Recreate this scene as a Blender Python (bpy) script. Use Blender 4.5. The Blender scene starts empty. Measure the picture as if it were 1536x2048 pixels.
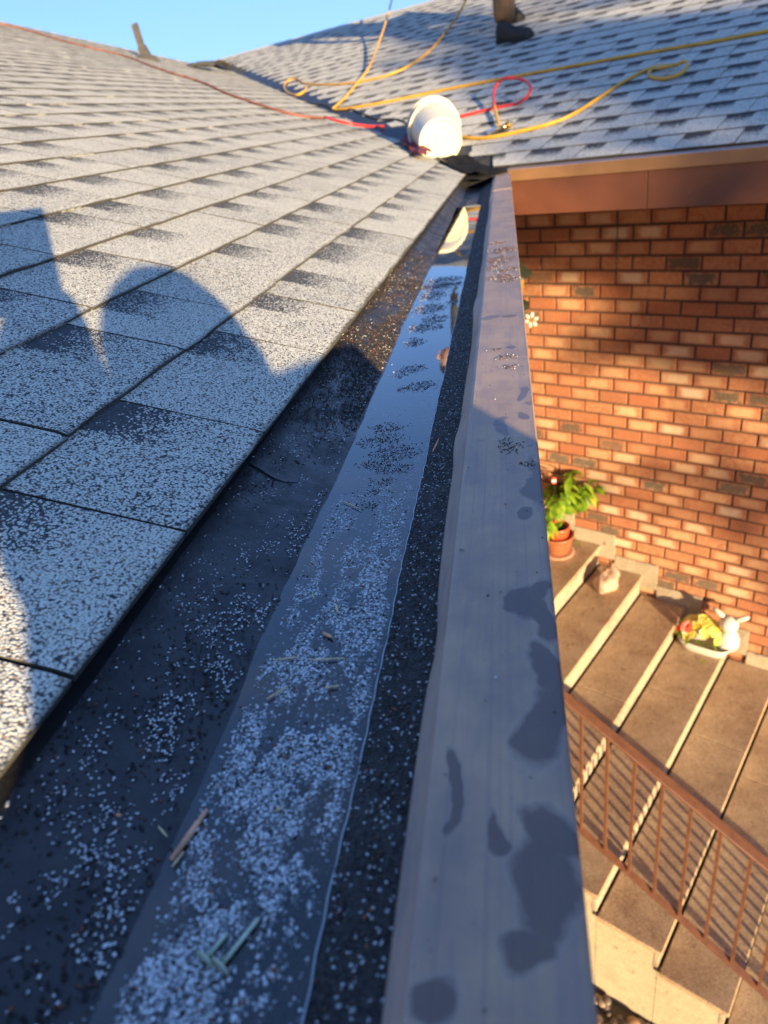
import bpy, math, random
import numpy as np
from mathutils import Vector, Matrix, Euler
random.seed(7); RS = np.random.RandomState(7)
scn = bpy.context.scene
C = scn.collection
rad = math.radians
GZ = 4.2                      # the lens stands 4.2 m above the ground; all sizes below are metres from the lens

# ------------------------------------------------------------------ camera
def vn(v):
    v = np.array(v, float); return v / np.linalg.norm(v)
FPX = 1400.0                  # focal length in pixels of the 1536 x 2048 photograph
def ray0(x, y): return np.array([x - 768.0, y - 1024.0, FPX])
_U = -vn([394, 2516, FPX])
_G = ray0(1005, 197); _G = vn(_G / np.linalg.norm(_G) - (vn(_G) @ _U) * _U)
_X = vn(np.cross(_G, _U))
RW = np.array([_X, _G, _U])   # camera (x right, y down, z forward) -> world
def ray(x, y): return RW @ ray0(x, y)
cam_d = bpy.data.cameras.new('camera'); cam = bpy.data.objects.new('camera', cam_d); C.objects.link(cam)
cx, cy, cz = RW @ np.array([1, 0, 0]), RW @ np.array([0, -1, 0]), RW @ np.array([0, 0, -1])
cam.matrix_world = Matrix(((cx[0], cy[0], cz[0], 0), (cx[1], cy[1], cz[1], 0), (cx[2], cy[2], cz[2], GZ), (0, 0, 0, 1)))
cam_d.sensor_fit = 'VERTICAL'; cam_d.sensor_height = 36; cam_d.sensor_width = 27
cam_d.lens = 36 * FPX / 2048; cam_d.clip_start = 0.01; cam_d.clip_end = 3000
cam_d.dof.use_dof = True; cam_d.dof.focus_distance = 0.66; cam_d.dof.aperture_fstop = 7.6
scn.camera = cam
scn.render.resolution_x = 768; scn.render.resolution_y = 1024

# ------------------------------------------------------------------ light
SUN_AZ, SUN_EL = -31.0, 7.5   # direction the light travels towards (from +Y, clockwise) and height
az, el = rad(SUN_AZ), rad(SUN_EL)
SUN = np.array([math.sin(az) * math.cos(el), math.cos(az) * math.cos(el), -math.sin(el)])
wd = bpy.data.worlds.new('World'); scn.world = wd; wd.use_nodes = True
nt = wd.node_tree; nt.nodes.clear()
wo = nt.nodes.new('ShaderNodeOutputWorld'); bg = nt.nodes.new('ShaderNodeBackground')
sky = nt.nodes.new('ShaderNodeTexSky'); sky.sky_type = 'NISHITA'; sky.sun_disc = False
sky.sun_elevation = el; sky.sun_rotation = rad(180 + SUN_AZ)
sky.altitude = 200; sky.air_density = 1.0; sky.dust_density = 0.3; sky.ozone_density = 3.0
bg.inputs['Strength'].default_value = 0.13
# thin wisps of cirrus
tc = nt.nodes.new('ShaderNodeTexCoord'); mp = nt.nodes.new('ShaderNodeMapping')
mp.inputs['Scale'].default_value = (1.2, 1.2, 5.0)
nz = nt.nodes.new('ShaderNodeTexNoise'); nz.inputs['Scale'].default_value = 2.6; nz.inputs['Detail'].default_value = 6; nz.inputs['Roughness'].default_value = 0.6
cr = nt.nodes.new('ShaderNodeMapRange'); cr.inputs['From Min'].default_value = 0.50; cr.inputs['From Max'].default_value = 0.85; cr.inputs['To Max'].default_value = 0.55
mx = nt.nodes.new('ShaderNodeMix'); mx.data_type = 'RGBA'
mx.inputs[7].default_value = (2.2, 2.3, 2.4, 1)
nt.links.new(tc.outputs['Generated'], mp.inputs[0]); nt.links.new(mp.outputs[0], nz.inputs['Vector'])
nt.links.new(nz.outputs[0], cr.inputs[0]); nt.links.new(cr.outputs[0], mx.inputs[0]); nt.links.new(sky.outputs[0], mx.inputs[6])
tint = nt.nodes.new('ShaderNodeMix'); tint.data_type = 'RGBA'; tint.blend_type = 'MULTIPLY'; tint.inputs[0].default_value = 1.0
tint.inputs[7].default_value = (0.53, 0.78, 1.34, 1)      # the camera's cool white balance in open shade
gam = nt.nodes.new('ShaderNodeGamma'); gam.inputs[1].default_value = 0.45      # a milder fall-off from horizon to zenith
nt.links.new(mx.outputs[2], gam.inputs[0]); nt.links.new(gam.outputs[0], tint.inputs[6]); nt.links.new(tint.outputs[2], bg.inputs[0]); nt.links.new(bg.outputs[0], wo.inputs[0])
sl = bpy.data.lights.new('sun', 'SUN'); sl.energy = 3.9; sl.angle = rad(0.5); sl.color = (1.0, 0.77, 0.43)
so = bpy.data.objects.new('sun', sl); C.objects.link(so); so.location = (0, 0, 30)
so.rotation_euler = Vector(SUN).to_track_quat('-Z', 'Y').to_euler()
scn.view_settings.view_transform = 'Standard'; scn.view_settings.look = 'None'
scn.view_settings.exposure = 2.1; scn.view_settings.gamma = 1.0; scn.view_settings.use_curve_mapping = False
scn.cycles.max_bounces = 8; scn.cycles.transparent_max_bounces = 12
scn.cycles.use_denoising = True

# ------------------------------------------------------------------ object helpers
def V3(p): return Vector((float(p[0]), float(p[1]), float(p[2])))
ORIG = {}
def place(o, org, parent=None):
    org = np.array(org, float); ORIG[o.name] = org
    if parent is None: o.location = (org[0], org[1], org[2] + GZ)
    else:
        o.parent = parent; o.location = V3(org - ORIG[parent.name])
def tag(o, label=None, cat=None, group=None, kind=None):
    if label: o['label'] = label
    if cat: o['category'] = cat
    if group: o['group'] = group
    if kind: o['kind'] = kind
    return o
def thing(name, org, label, cat, group=None):
    o = bpy.data.objects.new(name, None); o.empty_display_size = 0.05; C.objects.link(o)
    place(o, org); return tag(o, label, cat, group)
def mk_mesh(name, verts, faces, mat, smooth=False, attrs=None):
    me = bpy.data.meshes.new(name); me.from_pydata([tuple(map(float, v)) for v in verts], [], faces)
    for m in (mat if isinstance(mat, (list, tuple)) else [mat]): me.materials.append(m)
    if smooth: me.polygons.foreach_set('use_smooth', [True] * len(me.polygons))
    if attrs:
        for k, vals in attrs.items():
            a = me.attributes.new(k, 'FLOAT_VECTOR', 'POINT'); a.data.foreach_set('vector', np.array(vals, np.float32).ravel())
    me.update(); return me
def obj(name, verts, faces, mat, parent=None, smooth=False, attrs=None, org=None):
    verts = np.array(verts, float)
    if org is None:
        lo, hi = verts.min(0), verts.max(0); org = np.array([(lo[0] + hi[0]) / 2, (lo[1] + hi[1]) / 2, lo[2]])
    me = mk_mesh(name, verts - np.array(org), faces, mat, smooth, attrs)
    o = bpy.data.objects.new(name, me); C.objects.link(o); place(o, org, parent); return o
def fast_obj(name, verts, tris, mat, parent=None, attrs=None, org=None, smooth=False, nside=3):
    verts = np.asarray(verts, np.float32); tris = np.asarray(tris, np.int32)
    if org is None: org = verts.mean(0)
    me = bpy.data.meshes.new(name); n = len(verts); m = len(tris)
    me.vertices.add(n); me.vertices.foreach_set('co', (verts - np.asarray(org, np.float32)).ravel())
    me.loops.add(m * nside); me.loops.foreach_set('vertex_index', tris.ravel())
    me.polygons.add(m); me.polygons.foreach_set('loop_start', np.arange(0, m * nside, nside, dtype=np.int32))
    me.polygons.foreach_set('loop_total', np.full(m, nside, np.int32))
    me.update(calc_edges=True); me.validate()
    if smooth: me.polygons.foreach_set('use_smooth', [True] * m)
    if attrs:
        for k, vals in attrs.items():
            a = me.attributes.new(k, 'FLOAT_VECTOR', 'POINT'); a.data.foreach_set('vector', np.asarray(vals, np.float32).ravel())
    me.materials.append(mat)
    o = bpy.data.objects.new(name, me); C.objects.link(o); place(o, org, parent); return o

class MB:
    def __init__(s): s.v = []; s.f = []
    def add(s, vs, fs):
        b = len(s.v); s.v += [tuple(map(float, v)) for v in vs]; s.f += [tuple(b + i for i in f) for f in fs]; return s
    def box(s, o, a, b, c):
        """corner o and three edge vectors"""
        o, a, b, c = map(lambda q: np.array(q, float), (o, a, b, c))
        vs = [o, o + a, o + a + b, o + b, o + c, o + a + c, o + a + b + c, o + b + c]
        fs = [(0, 3, 2, 1), (4, 5, 6, 7), (0, 1, 5, 4), (1, 2, 6, 5), (2, 3, 7, 6), (3, 0, 4, 7)]
        if np.cross(a, b) @ c < 0: fs = [f[::-1] for f in fs]
        return s.add(vs, fs)
    def tube(s, pts, r, n=8, cap=True):
        pts = [np.array(p, float) for p in pts]; rs = r if isinstance(r, (list, tuple)) else [r] * len(pts)
        up = None; rings = []
        for i, p in enumerate(pts):
            t = vn(pts[min(i + 1, len(pts) - 1)] - pts[max(i - 1, 0)])
            if up is None:
                up = np.cross(t, [0, 0, 1.0]);
                if np.linalg.norm(up) < 1e-3: up = np.cross(t, [1.0, 0, 0])
            up = vn(up - (up @ t) * t); w = np.cross(t, up)
            rings.append([p + rs[i] * (math.cos(2 * math.pi * k / n) * up + math.sin(2 * math.pi * k / n) * w) for k in range(n)])
        vs = [q for rg in rings for q in rg]; fs = []
        for i in range(len(pts) - 1):
            for k in range(n): fs.append((i * n + k, i * n + (k + 1) % n, (i + 1) * n + (k + 1) % n, (i + 1) * n + k))
        if cap: fs += [tuple(range(n))[::-1], tuple((len(pts) - 1) * n + k for k in range(n))]
        return s.add(vs, fs)
    def lathe(s, base, axis, prof, n=32, closed_ends=True):
        """prof: list of (distance along axis, radius)"""
        base = np.array(base, float); ax = vn(axis); u = np.cross(ax, [0.3, 0.2, 1.0]); u = vn(u); w = np.cross(ax, u)
        vs = []; fs = []
        for h, r in prof:
            for k in range(n):
                a = 2 * math.pi * k / n; vs.append(base + ax * h + r * (math.cos(a) * u + math.sin(a) * w))
        for i in range(len(prof) - 1):
            for k in range(n): fs.append((i * n + k, i * n + (k + 1) % n, (i + 1) * n + (k + 1) % n, (i + 1) * n + k))
        if closed_ends: fs += [tuple(range(n))[::-1], tuple((len(prof) - 1) * n + k for k in range(n))]
        return s.add(vs, fs)
    def build(s, name, mat, parent=None, smooth=False, org=None): return obj(name, s.v, s.f, mat, parent, smooth, org=org)
def bevel(o, w, seg=2):
    m = o.modifiers.new('bevel', 'BEVEL'); m.width = w; m.segments = seg; m.limit_method = 'ANGLE'; m.angle_limit = rad(40); return o
def spline(pts, n=8):
    P = [np.array(p, float) for p in pts]; P = [2 * P[0] - P[1]] + P + [2 * P[-1] - P[-2]]; out = []
    for i in range(1, len(P) - 2):
        for k in range(n):
            t = k / n; a, b, c, d = P[i - 1], P[i], P[i + 1], P[i + 2]
            out.append(0.5 * ((2 * b) + (c - a) * t + (2 * a - 5 * b + 4 * c - d) * t * t + (3 * b - a - 3 * c + d) * t ** 3))
    out.append(P[-2]); return out

# ------------------------------------------------------------------ material helpers
class Mat:
    def __init__(s, name, rough=0.6, spec=0.5, metal=0.0, base=(0.5, 0.5, 0.5)):
        s.m = bpy.data.materials.new(name); s.m.use_nodes = True; s.t = s.m.node_tree
        s.b = s.t.nodes['Principled BSDF']; s.b.inputs['Roughness'].default_value = rough
        s.b.inputs['Specular IOR Level'].default_value = spec; s.b.inputs['Metallic'].default_value = metal
        s.b.inputs['Base Color'].default_value = (*base, 1); s._p = None
    def n(s, typ, **kw):
        nd = s.t.nodes.new(typ)
        for k, v in kw.items():
            if k in nd.inputs.keys() if isinstance(k, str) else False: pass
            setattr(nd, k, v)
        return nd
    def L(s, a, b): s.t.links.new(a, b)
    def pos(s):
        if s._p is None: s._p = s.t.nodes.new('ShaderNodeNewGeometry').outputs['Position']
        return s._p
    def mapping(s, scale=(1, 1, 1), rot=(0, 0, 0), src=None, loc=(0, 0, 0)):
        m = s.t.nodes.new('ShaderNodeMapping'); m.inputs['Scale'].default_value = scale; m.inputs['Rotation'].default_value = rot; m.inputs['Location'].default_value = loc
        s.L(src or s.pos(), m.inputs[0]); return m.outputs[0]
    def noise(s, scale, detail=4, rough=0.55, vec=None, dist=0.0, out=0):
        n = s.t.nodes.new('ShaderNodeTexNoise'); n.inputs['Scale'].default_value = scale; n.inputs['Detail'].default_value = detail
        n.inputs['Roughness'].default_value = rough; n.inputs['Distortion'].default_value = dist
        s.L(vec or s.pos(), n.inputs['Vector']); return n.outputs[out]
    def voro(s, scale, vec=None, feature='F1', rnd=1.0):
        n = s.t.nodes.new('ShaderNodeTexVoronoi'); n.feature = feature; n.inputs['Scale'].default_value = scale
        n.inputs['Randomness'].default_value = rnd; s.L(vec or s.pos(), n.inputs['Vector']); return n
    def ramp(s, x, a, b, lo=0.0, hi=1.0):
        n = s.t.nodes.new('ShaderNodeMapRange'); n.inputs['From Min'].default_value = a; n.inputs['From Max'].default_value = b
        n.inputs['To Min'].default_value = lo; n.inputs['To Max'].default_value = hi; s.L(x, n.inputs[0]); return n.outputs[0]
    def math(s, op, a, b=None, c=None):
        n = s.t.nodes.new('ShaderNodeMath'); n.operation = op
        for i, q in enumerate((a, b, c)):
            if q is None: continue
            if isinstance(q, (int, float)): n.inputs[i].default_value = q
            else: s.L(q, n.inputs[i])
        return n.outputs[0]
    def mix(s, f, a, b, mode='MIX'):
        n = s.t.nodes.new('ShaderNodeMix'); n.data_type = 'RGBA'; n.blend_type = mode
        for i, q in ((0, f), (6, a), (7, b)):
            if isinstance(q, (int, float)): n.inputs[i].default_value = q
            elif isinstance(q, tuple): n.inputs[i].default_value = (*q[:3], 1)
            else: s.L(q, n.inputs[i])
        return n.outputs[2]
    def attr(s, name):
        a = s.t.nodes.new('ShaderNodeAttribute'); a.attribute_name = name
        x = s.t.nodes.new('ShaderNodeSeparateXYZ'); s.L(a.outputs['Vector'], x.inputs[0]); return x.outputs
    def sep(s, v):
        x = s.t.nodes.new('ShaderNodeSeparateXYZ'); s.L(v, x.inputs[0]); return x.outputs
    def color(s, c): s.L(c, s.b.inputs['Base Color']); return s
    def rough(s, c): s.L(c, s.b.inputs['Roughness']); return s
    def bump(s, h, strength=0.3, dist=0.002):
        n = s.t.nodes.new('ShaderNodeBump'); n.inputs['Strength'].default_value = strength; n.inputs['Distance'].default_value = dist
        s.L(h, n.inputs['Height']); s.L(n.outputs[0], s.b.inputs['Normal']); return n.outputs[0]

def m_simple(name, col, rough=0.6, var=0.15, scale=8, metal=0.0, spec=0.5, bumpd=0.0, bscale=60):
    m = Mat(name, rough, spec, metal)
    a = tuple(c * (1 - var) for c in col); b = tuple(min(1, c * (1 + var)) for c in col)
    m.color(m.mix(m.ramp(m.noise(scale, 5), 0.3, 0.7), a, b))
    if bumpd: m.bump(m.noise(bscale, 4), 0.5, bumpd)
    return m.m

# shingle granules: pale and dark grains, the share of dark grains set by the tab's own printed shadow band
def m_shingle(name, light, light2, dark, grain=640.0, base=0.22, band_k=0.60):
    m = Mat(name, 0.95, 0.25)
    at = m.attr('tab')                       # x: across minus band start, y: 0..1 up the tab, z: tone of the tab
    wob = m.noise(60, 3)
    band = m.math('MULTIPLY', m.ramp(m.math('ADD', at[0], m.math('MULTIPLY', m.math('SUBTRACT', wob, 0.5), 0.10)), -0.03, 0.03),
                  m.ramp(m.math('ADD', at[1], m.math('MULTIPLY', m.math('SUBTRACT', wob, 0.5), 0.45)), 0.40, 0.84))
    up = m.ramp(at[1], 0.80, 1.04)
    share = m.math('ADD', m.math('MULTIPLY', band, band_k), m.math('MULTIPLY', up, 0.10))
    share = m.math('ADD', share, m.math('MULTIPLY', m.math('SUBTRACT', m.noise(9, 4), 0.5), 0.30))
    share = m.math('ADD', share, m.math('ADD', m.math('MULTIPLY', at[2], 0.10), base))
    v = m.voro(grain); vc = m.sep(v.outputs['Color'])
    isdark = m.math('LESS_THAN', vc[0], share)
    lc = m.mix(vc[1], light, light2)
    lc = m.mix(m.ramp(vc[2], 0.93, 0.97), lc, (0.30, 0.20, 0.12))
    col = m.mix(isdark, lc, m.mix(vc[1], dark, tuple(c * 2.2 for c in dark)))
    col = m.mix(m.ramp(v.outputs['Distance'], 0.45, 0.85), col, tuple(c * 0.9 for c in dark))
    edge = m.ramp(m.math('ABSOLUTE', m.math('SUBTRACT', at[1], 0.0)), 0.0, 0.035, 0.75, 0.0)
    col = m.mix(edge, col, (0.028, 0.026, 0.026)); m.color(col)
    m.bump(m.math('SUBTRACT', 1.0, v.outputs['Distance']), 0.8, 0.0009)
    return m.m
M = {}
M['shingle'] = m_shingle('shingle_near', (0.57, 0.545, 0.455), (0.73, 0.70, 0.585), (0.050, 0.050, 0.052), grain=540.0, base=0.10, band_k=0.74)
M['shingle_far'] = m_shingle('shingle_far', (0.57, 0.55, 0.48), (0.73, 0.70, 0.61), (0.035, 0.035, 0.038), grain=420.0, base=0.04, band_k=0.95)
M['asphalt_edge'] = m_simple('shingle_edge', (0.060, 0.052, 0.040), 0.9, 0.4, 300, bumpd=0.001, bscale=500)
M['torn'] = m_simple('torn_black_membrane', (0.012, 0.012, 0.014), 0.95, 0.3, 40, spec=0.08, bumpd=0.004, bscale=60)
M['underlay'] = m_simple('underlay', (0.03, 0.03, 0.032), 0.9, 0.3, 60)
M['brown_panel'] = m_simple('brown_fascia', (0.105, 0.036, 0.020), 0.45, 0.18, 5, bumpd=0.0006, bscale=8)
M['tan_trim'] = m_simple('tan_drip_edge', (0.20, 0.105, 0.048), 0.45, 0.12, 9, bumpd=0.0004, bscale=12)
M['pink_trim'] = m_simple('taupe_trim', (0.27, 0.18, 0.15), 0.5, 0.12, 9)
M['mortar'] = m_simple('mortar', (0.060, 0.047, 0.038), 0.95, 0.35, 30, bumpd=0.003, bscale=120)
M['valley'] = m_simple('valley_metal', (0.018, 0.022, 0.032), 0.5, 0.3, 6, spec=0.3)
M['black'] = m_simple('black', (0.012, 0.012, 0.012), 0.7, 0.3, 10)
M['concrete'] = m_simple('wall_plaster', (0.45, 0.38, 0.28), 0.9, 0.12, 4, bumpd=0.001, bscale=90)
M['soil'] = m_simple('soil', (0.06, 0.045, 0.03), 0.95, 0.5, 12, bumpd=0.02, bscale=14)

def m_brick():
    m = Mat('fired_brick', 0.86, 0.3)
    at = m.attr('bk')                        # x,y,z: three random numbers of the brick
    uv = m.attr('buv')                       # x 0..1 along, y 0..1 up
    n1 = m.noise(17, 5, 0.6); n2 = m.noise(42, 4, 0.6); n3 = m.noise(160, 3)
    base = m.mix(at[0], (0.255, 0.080, 0.038), (0.40, 0.190, 0.098))
    base = m.mix(m.ramp(n2, 0.35, 0.68), base, (0.31, 0.088, 0.042))
    # paler heart with ragged outline
    hx = m.math('ABSOLUTE', m.math('SUBTRACT', uv[0], 0.5)); hy = m.math('ABSOLUTE', m.math('SUBTRACT', uv[1], 0.5))
    heart = m.math('MULTIPLY', m.ramp(m.math('ADD', hx, m.math('MULTIPLY', m.math('SUBTRACT', n1, 0.5), 0.5)), 0.46, 0.26), m.ramp(hy, 0.50, 0.30))
    heart = m.math('MULTIPLY', heart, m.ramp(at[1], 0.30, 0.85))
    base = m.mix(m.math('MULTIPLY', heart, 0.72), base, m.mix(m.ramp(at[1], 0.8, 0.95), (0.58, 0.36, 0.20), (0.62, 0.50, 0.36)))
    # burnt bricks with a charcoal flash
    bx_ = m.math('MAXIMUM', m.math('MULTIPLY', m.math('SUBTRACT', hx, m.math('MULTIPLY', at[0], 0.12)), 1.15), hy)
    burn = m.math('MULTIPLY', m.ramp(at[2], 0.86, 0.90), m.ramp(m.math('ADD', bx_, m.math('MULTIPLY', m.math('SUBTRACT', m.noise(28, 5, 0.7), 0.5), 0.75)), 0.50, 0.36))
    base = m.mix(m.math('MULTIPLY', burn, 0.94), base, (0.055, 0.047, 0.038))
    base = m.mix(m.ramp(n3, 0.40, 0.8, 0, 0.35), base, (0.62, 0.36, 0.19))
    base = m.mix(m.ramp(m.noise(30, 6, 0.7), 0.58, 0.72, 0, 0.55), base, (0.20, 0.062, 0.033))
    base = m.mix(m.ramp(m.noise(2.4, 5, 0.65), 0.50, 0.72, 0, 0.38), base, (0.16, 0.075, 0.045))
    m.color(base); m.bump(m.math('ADD', n3, m.math('MULTIPLY', n2, 1.5)), 0.8, 0.0022); return m.m
M['brick'] = m_brick()
def m_stone(name, c1, c2, c3, spk=0.3):
    m = Mat(name, 0.72, 0.35)
    b = m.mix(m.ramp(m.noise(5.0, 7, 0.68), 0.38, 0.62), c1, c2)
    b = m.mix(m.ramp(m.noise(1.3, 4, 0.7), 0.45, 0.7, 0, 0.7), b, c3)
    v = m.voro(330); vc = m.sep(v.outputs['Color'])
    b = m.mix(m.math('MULTIPLY', m.math('LESS_THAN', vc[0], spk), 0.7), b, tuple(c * 0.25 for c in c1))
    b = m.mix(m.math('MULTIPLY', m.math('GREATER_THAN', vc[1], 0.8), 0.6), b, (0.62, 0.50, 0.36))
    b = m.mix(m.ramp(m.noise(24, 4, 0.6), 0.62, 0.72, 0, 0.75), b, (0.09, 0.05, 0.03))
    b = m.mix(m.ramp(m.noise(2.1, 6, 0.7), 0.52, 0.70, 0, 0.45), b, tuple(c * 0.45 for c in c2))
    b = m.mix(m.ramp(m.noise(120, 3, 0.7), 0.5, 0.7, 0, 0.4), b, tuple(c * 0.5 for c in c1))
    m.color(b); m.bump(m.noise(260, 3), 0.5, 0.0012); return m.m
M['tread'] = m_stone('granite_tread', (0.46, 0.31, 0.19), (0.30, 0.175, 0.10), (0.55, 0.41, 0.26))
M['riser'] = m_stone('granite_riser', (0.35, 0.285, 0.215), (0.28, 0.215, 0.155), (0.38, 0.31, 0.235), 0.15)
M['side'] = m_stone('stair_side', (0.42, 0.35, 0.24), (0.38, 0.31, 0.21), (0.45, 0.38, 0.27), 0.10)
M['rail'] = m_simple('brown_painted_steel', (0.115, 0.047, 0.026), 0.42, 0.2, 30, spec=0.5, bumpd=0.0004, bscale=90)
M['terracotta'] = m_simple('terracotta', (0.24, 0.080, 0.035), 0.5, 0.2, 12)
M['terracotta_pale'] = m_simple('terracotta_pale', (0.50, 0.25, 0.16), 0.8, 0.15, 14)
M['redpot'] = m_simple('red_plastic', (0.62, 0.075, 0.03), 0.35, 0.1, 12)
M['white_glaze'] = m_simple('white_glaze', (0.50, 0.475, 0.43), 0.25, 0.06, 20)
M['plastic_white'] = m_simple('bucket_plastic', (0.52, 0.48, 0.385), 0.42, 0.06, 9, bumpd=0.0004, bscale=30)
M['steel'] = m_simple('steel', (0.62, 0.60, 0.56), 0.28, 0.15, 60, metal=1.0)
M['brass'] = m_simple('brass', (0.80, 0.55, 0.22), 0.25, 0.15, 60, metal=1.0)
M['hose_yellow'] = m_simple('yellow_hose', (0.55, 0.29, 0.022), 0.42, 0.15, 18)
M['hose_red'] = m_simple('red_hose', (0.50, 0.030, 0.022), 0.38, 0.2, 18)
M['rope'] = m_simple('red_rope', (0.20, 0.07, 0.045), 0.8, 0.35, 40)
M['cable_dark'] = m_simple('dark_cable', (0.05, 0.04, 0.02), 0.6, 0.3, 40)
M['cloth_red'] = m_simple('maroon_cloth', (0.16, 0.012, 0.022), 0.9, 0.3, 18)
M['boot'] = m_simple('dark_boot', (0.016, 0.013, 0.011), 0.7, 0.3, 30, bumpd=0.001, bscale=120)
M['trouser'] = m_simple('tan_trouser', (0.16, 0.085, 0.032), 0.9, 0.35, 16, bumpd=0.004, bscale=26)
M['shirt'] = m_simple('dark_shirt', (0.05, 0.055, 0.07), 0.9, 0.2, 16)
M['skin'] = m_simple('skin', (0.52, 0.30, 0.20), 0.5, 0.08, 16)
M['hair'] = m_simple('hair', (0.04, 0.025, 0.015), 0.7, 0.3, 60)
M['bark'] = m_simple('bark', (0.10, 0.075, 0.055), 0.9, 0.35, 14, bumpd=0.01, bscale=30)
M['post'] = m_simple('weathered_post', (0.07, 0.062, 0.048), 0.7, 0.25, 30)
M['green_dark'] = m_simple('dark_green_metal', (0.020, 0.024, 0.016), 0.45, 0.2, 30)
M['ochre'] = m_simple('ochre_panel', (0.30, 0.15, 0.02), 0.55, 0.2, 20)
M['leaf_tree'] = m_simple('tree_leaf', (0.07, 0.10, 0.03), 0.6, 0.4, 2)
M['aluminium'] = m_simple('aluminium', (0.6, 0.6, 0.6), 0.35, 0.08, 20, metal=1.0)
M['nail'] = m_simple('galvanised_nail', (0.55, 0.60, 0.44), 0.45, 0.2, 200, metal=0.3)
M['wood'] = m_simple('wood_splinter', (0.75, 0.36, 0.20), 0.7, 0.3, 200)
M['straw'] = m_simple('dry_needle', (0.72, 0.52, 0.28), 0.7, 0.3, 200)

def m_leaf(name, c1, c2, tr=0.35):
    m = Mat(name, 0.42, 0.45); m.color(m.mix(m.ramp(m.noise(22, 3), 0.35, 0.65), c1, c2))
    t = m.t.nodes.new('ShaderNodeBsdfTranslucent'); t.inputs[0].default_value = (c2[0] * 1.1, c2[1] * 1.2, c2[2] * 0.5, 1)
    mx = m.t.nodes.new('ShaderNodeMixShader'); mx.inputs[0].default_value = tr
    o = m.t.nodes['Material Output']; m.L(m.b.outputs[0], mx.inputs[1]); m.L(t.outputs[0], mx.inputs[2]); m.L(mx.outputs[0], o.inputs[0]); return m.m
M['leaf'] = m_leaf('pepper_leaf', (0.07, 0.17, 0.014), (0.27, 0.37, 0.03))
M['leaf_yellow'] = m_leaf('yellowing_leaf', (0.36, 0.36, 0.04), (0.46, 0.42, 0.06))
M['petal_yellow'] = m_leaf('yellow_petal', (0.72, 0.58, 0.10), (0.78, 0.70, 0.28), 0.25)
M['petal_pink'] = m_leaf('pink_petal', (0.80, 0.20, 0.17), (0.86, 0.34, 0.28), 0.2)
M['petal_red'] = m_leaf('red_petal', (0.55, 0.04, 0.03), (0.65, 0.08, 0.06), 0.2)

def m_granule(name, rough=0.6):
    m = Mat(name, rough, 0.4); at = m.t.nodes.new('ShaderNodeAttribute'); at.attribute_name = 'gcol'
    m.L(at.outputs['Vector'], m.b.inputs['Base Color']); return m.m
M['granule'] = m_granule('roof_granule', 0.75)
M['granule_wet'] = m_granule('wet_granule', 0.32)

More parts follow.
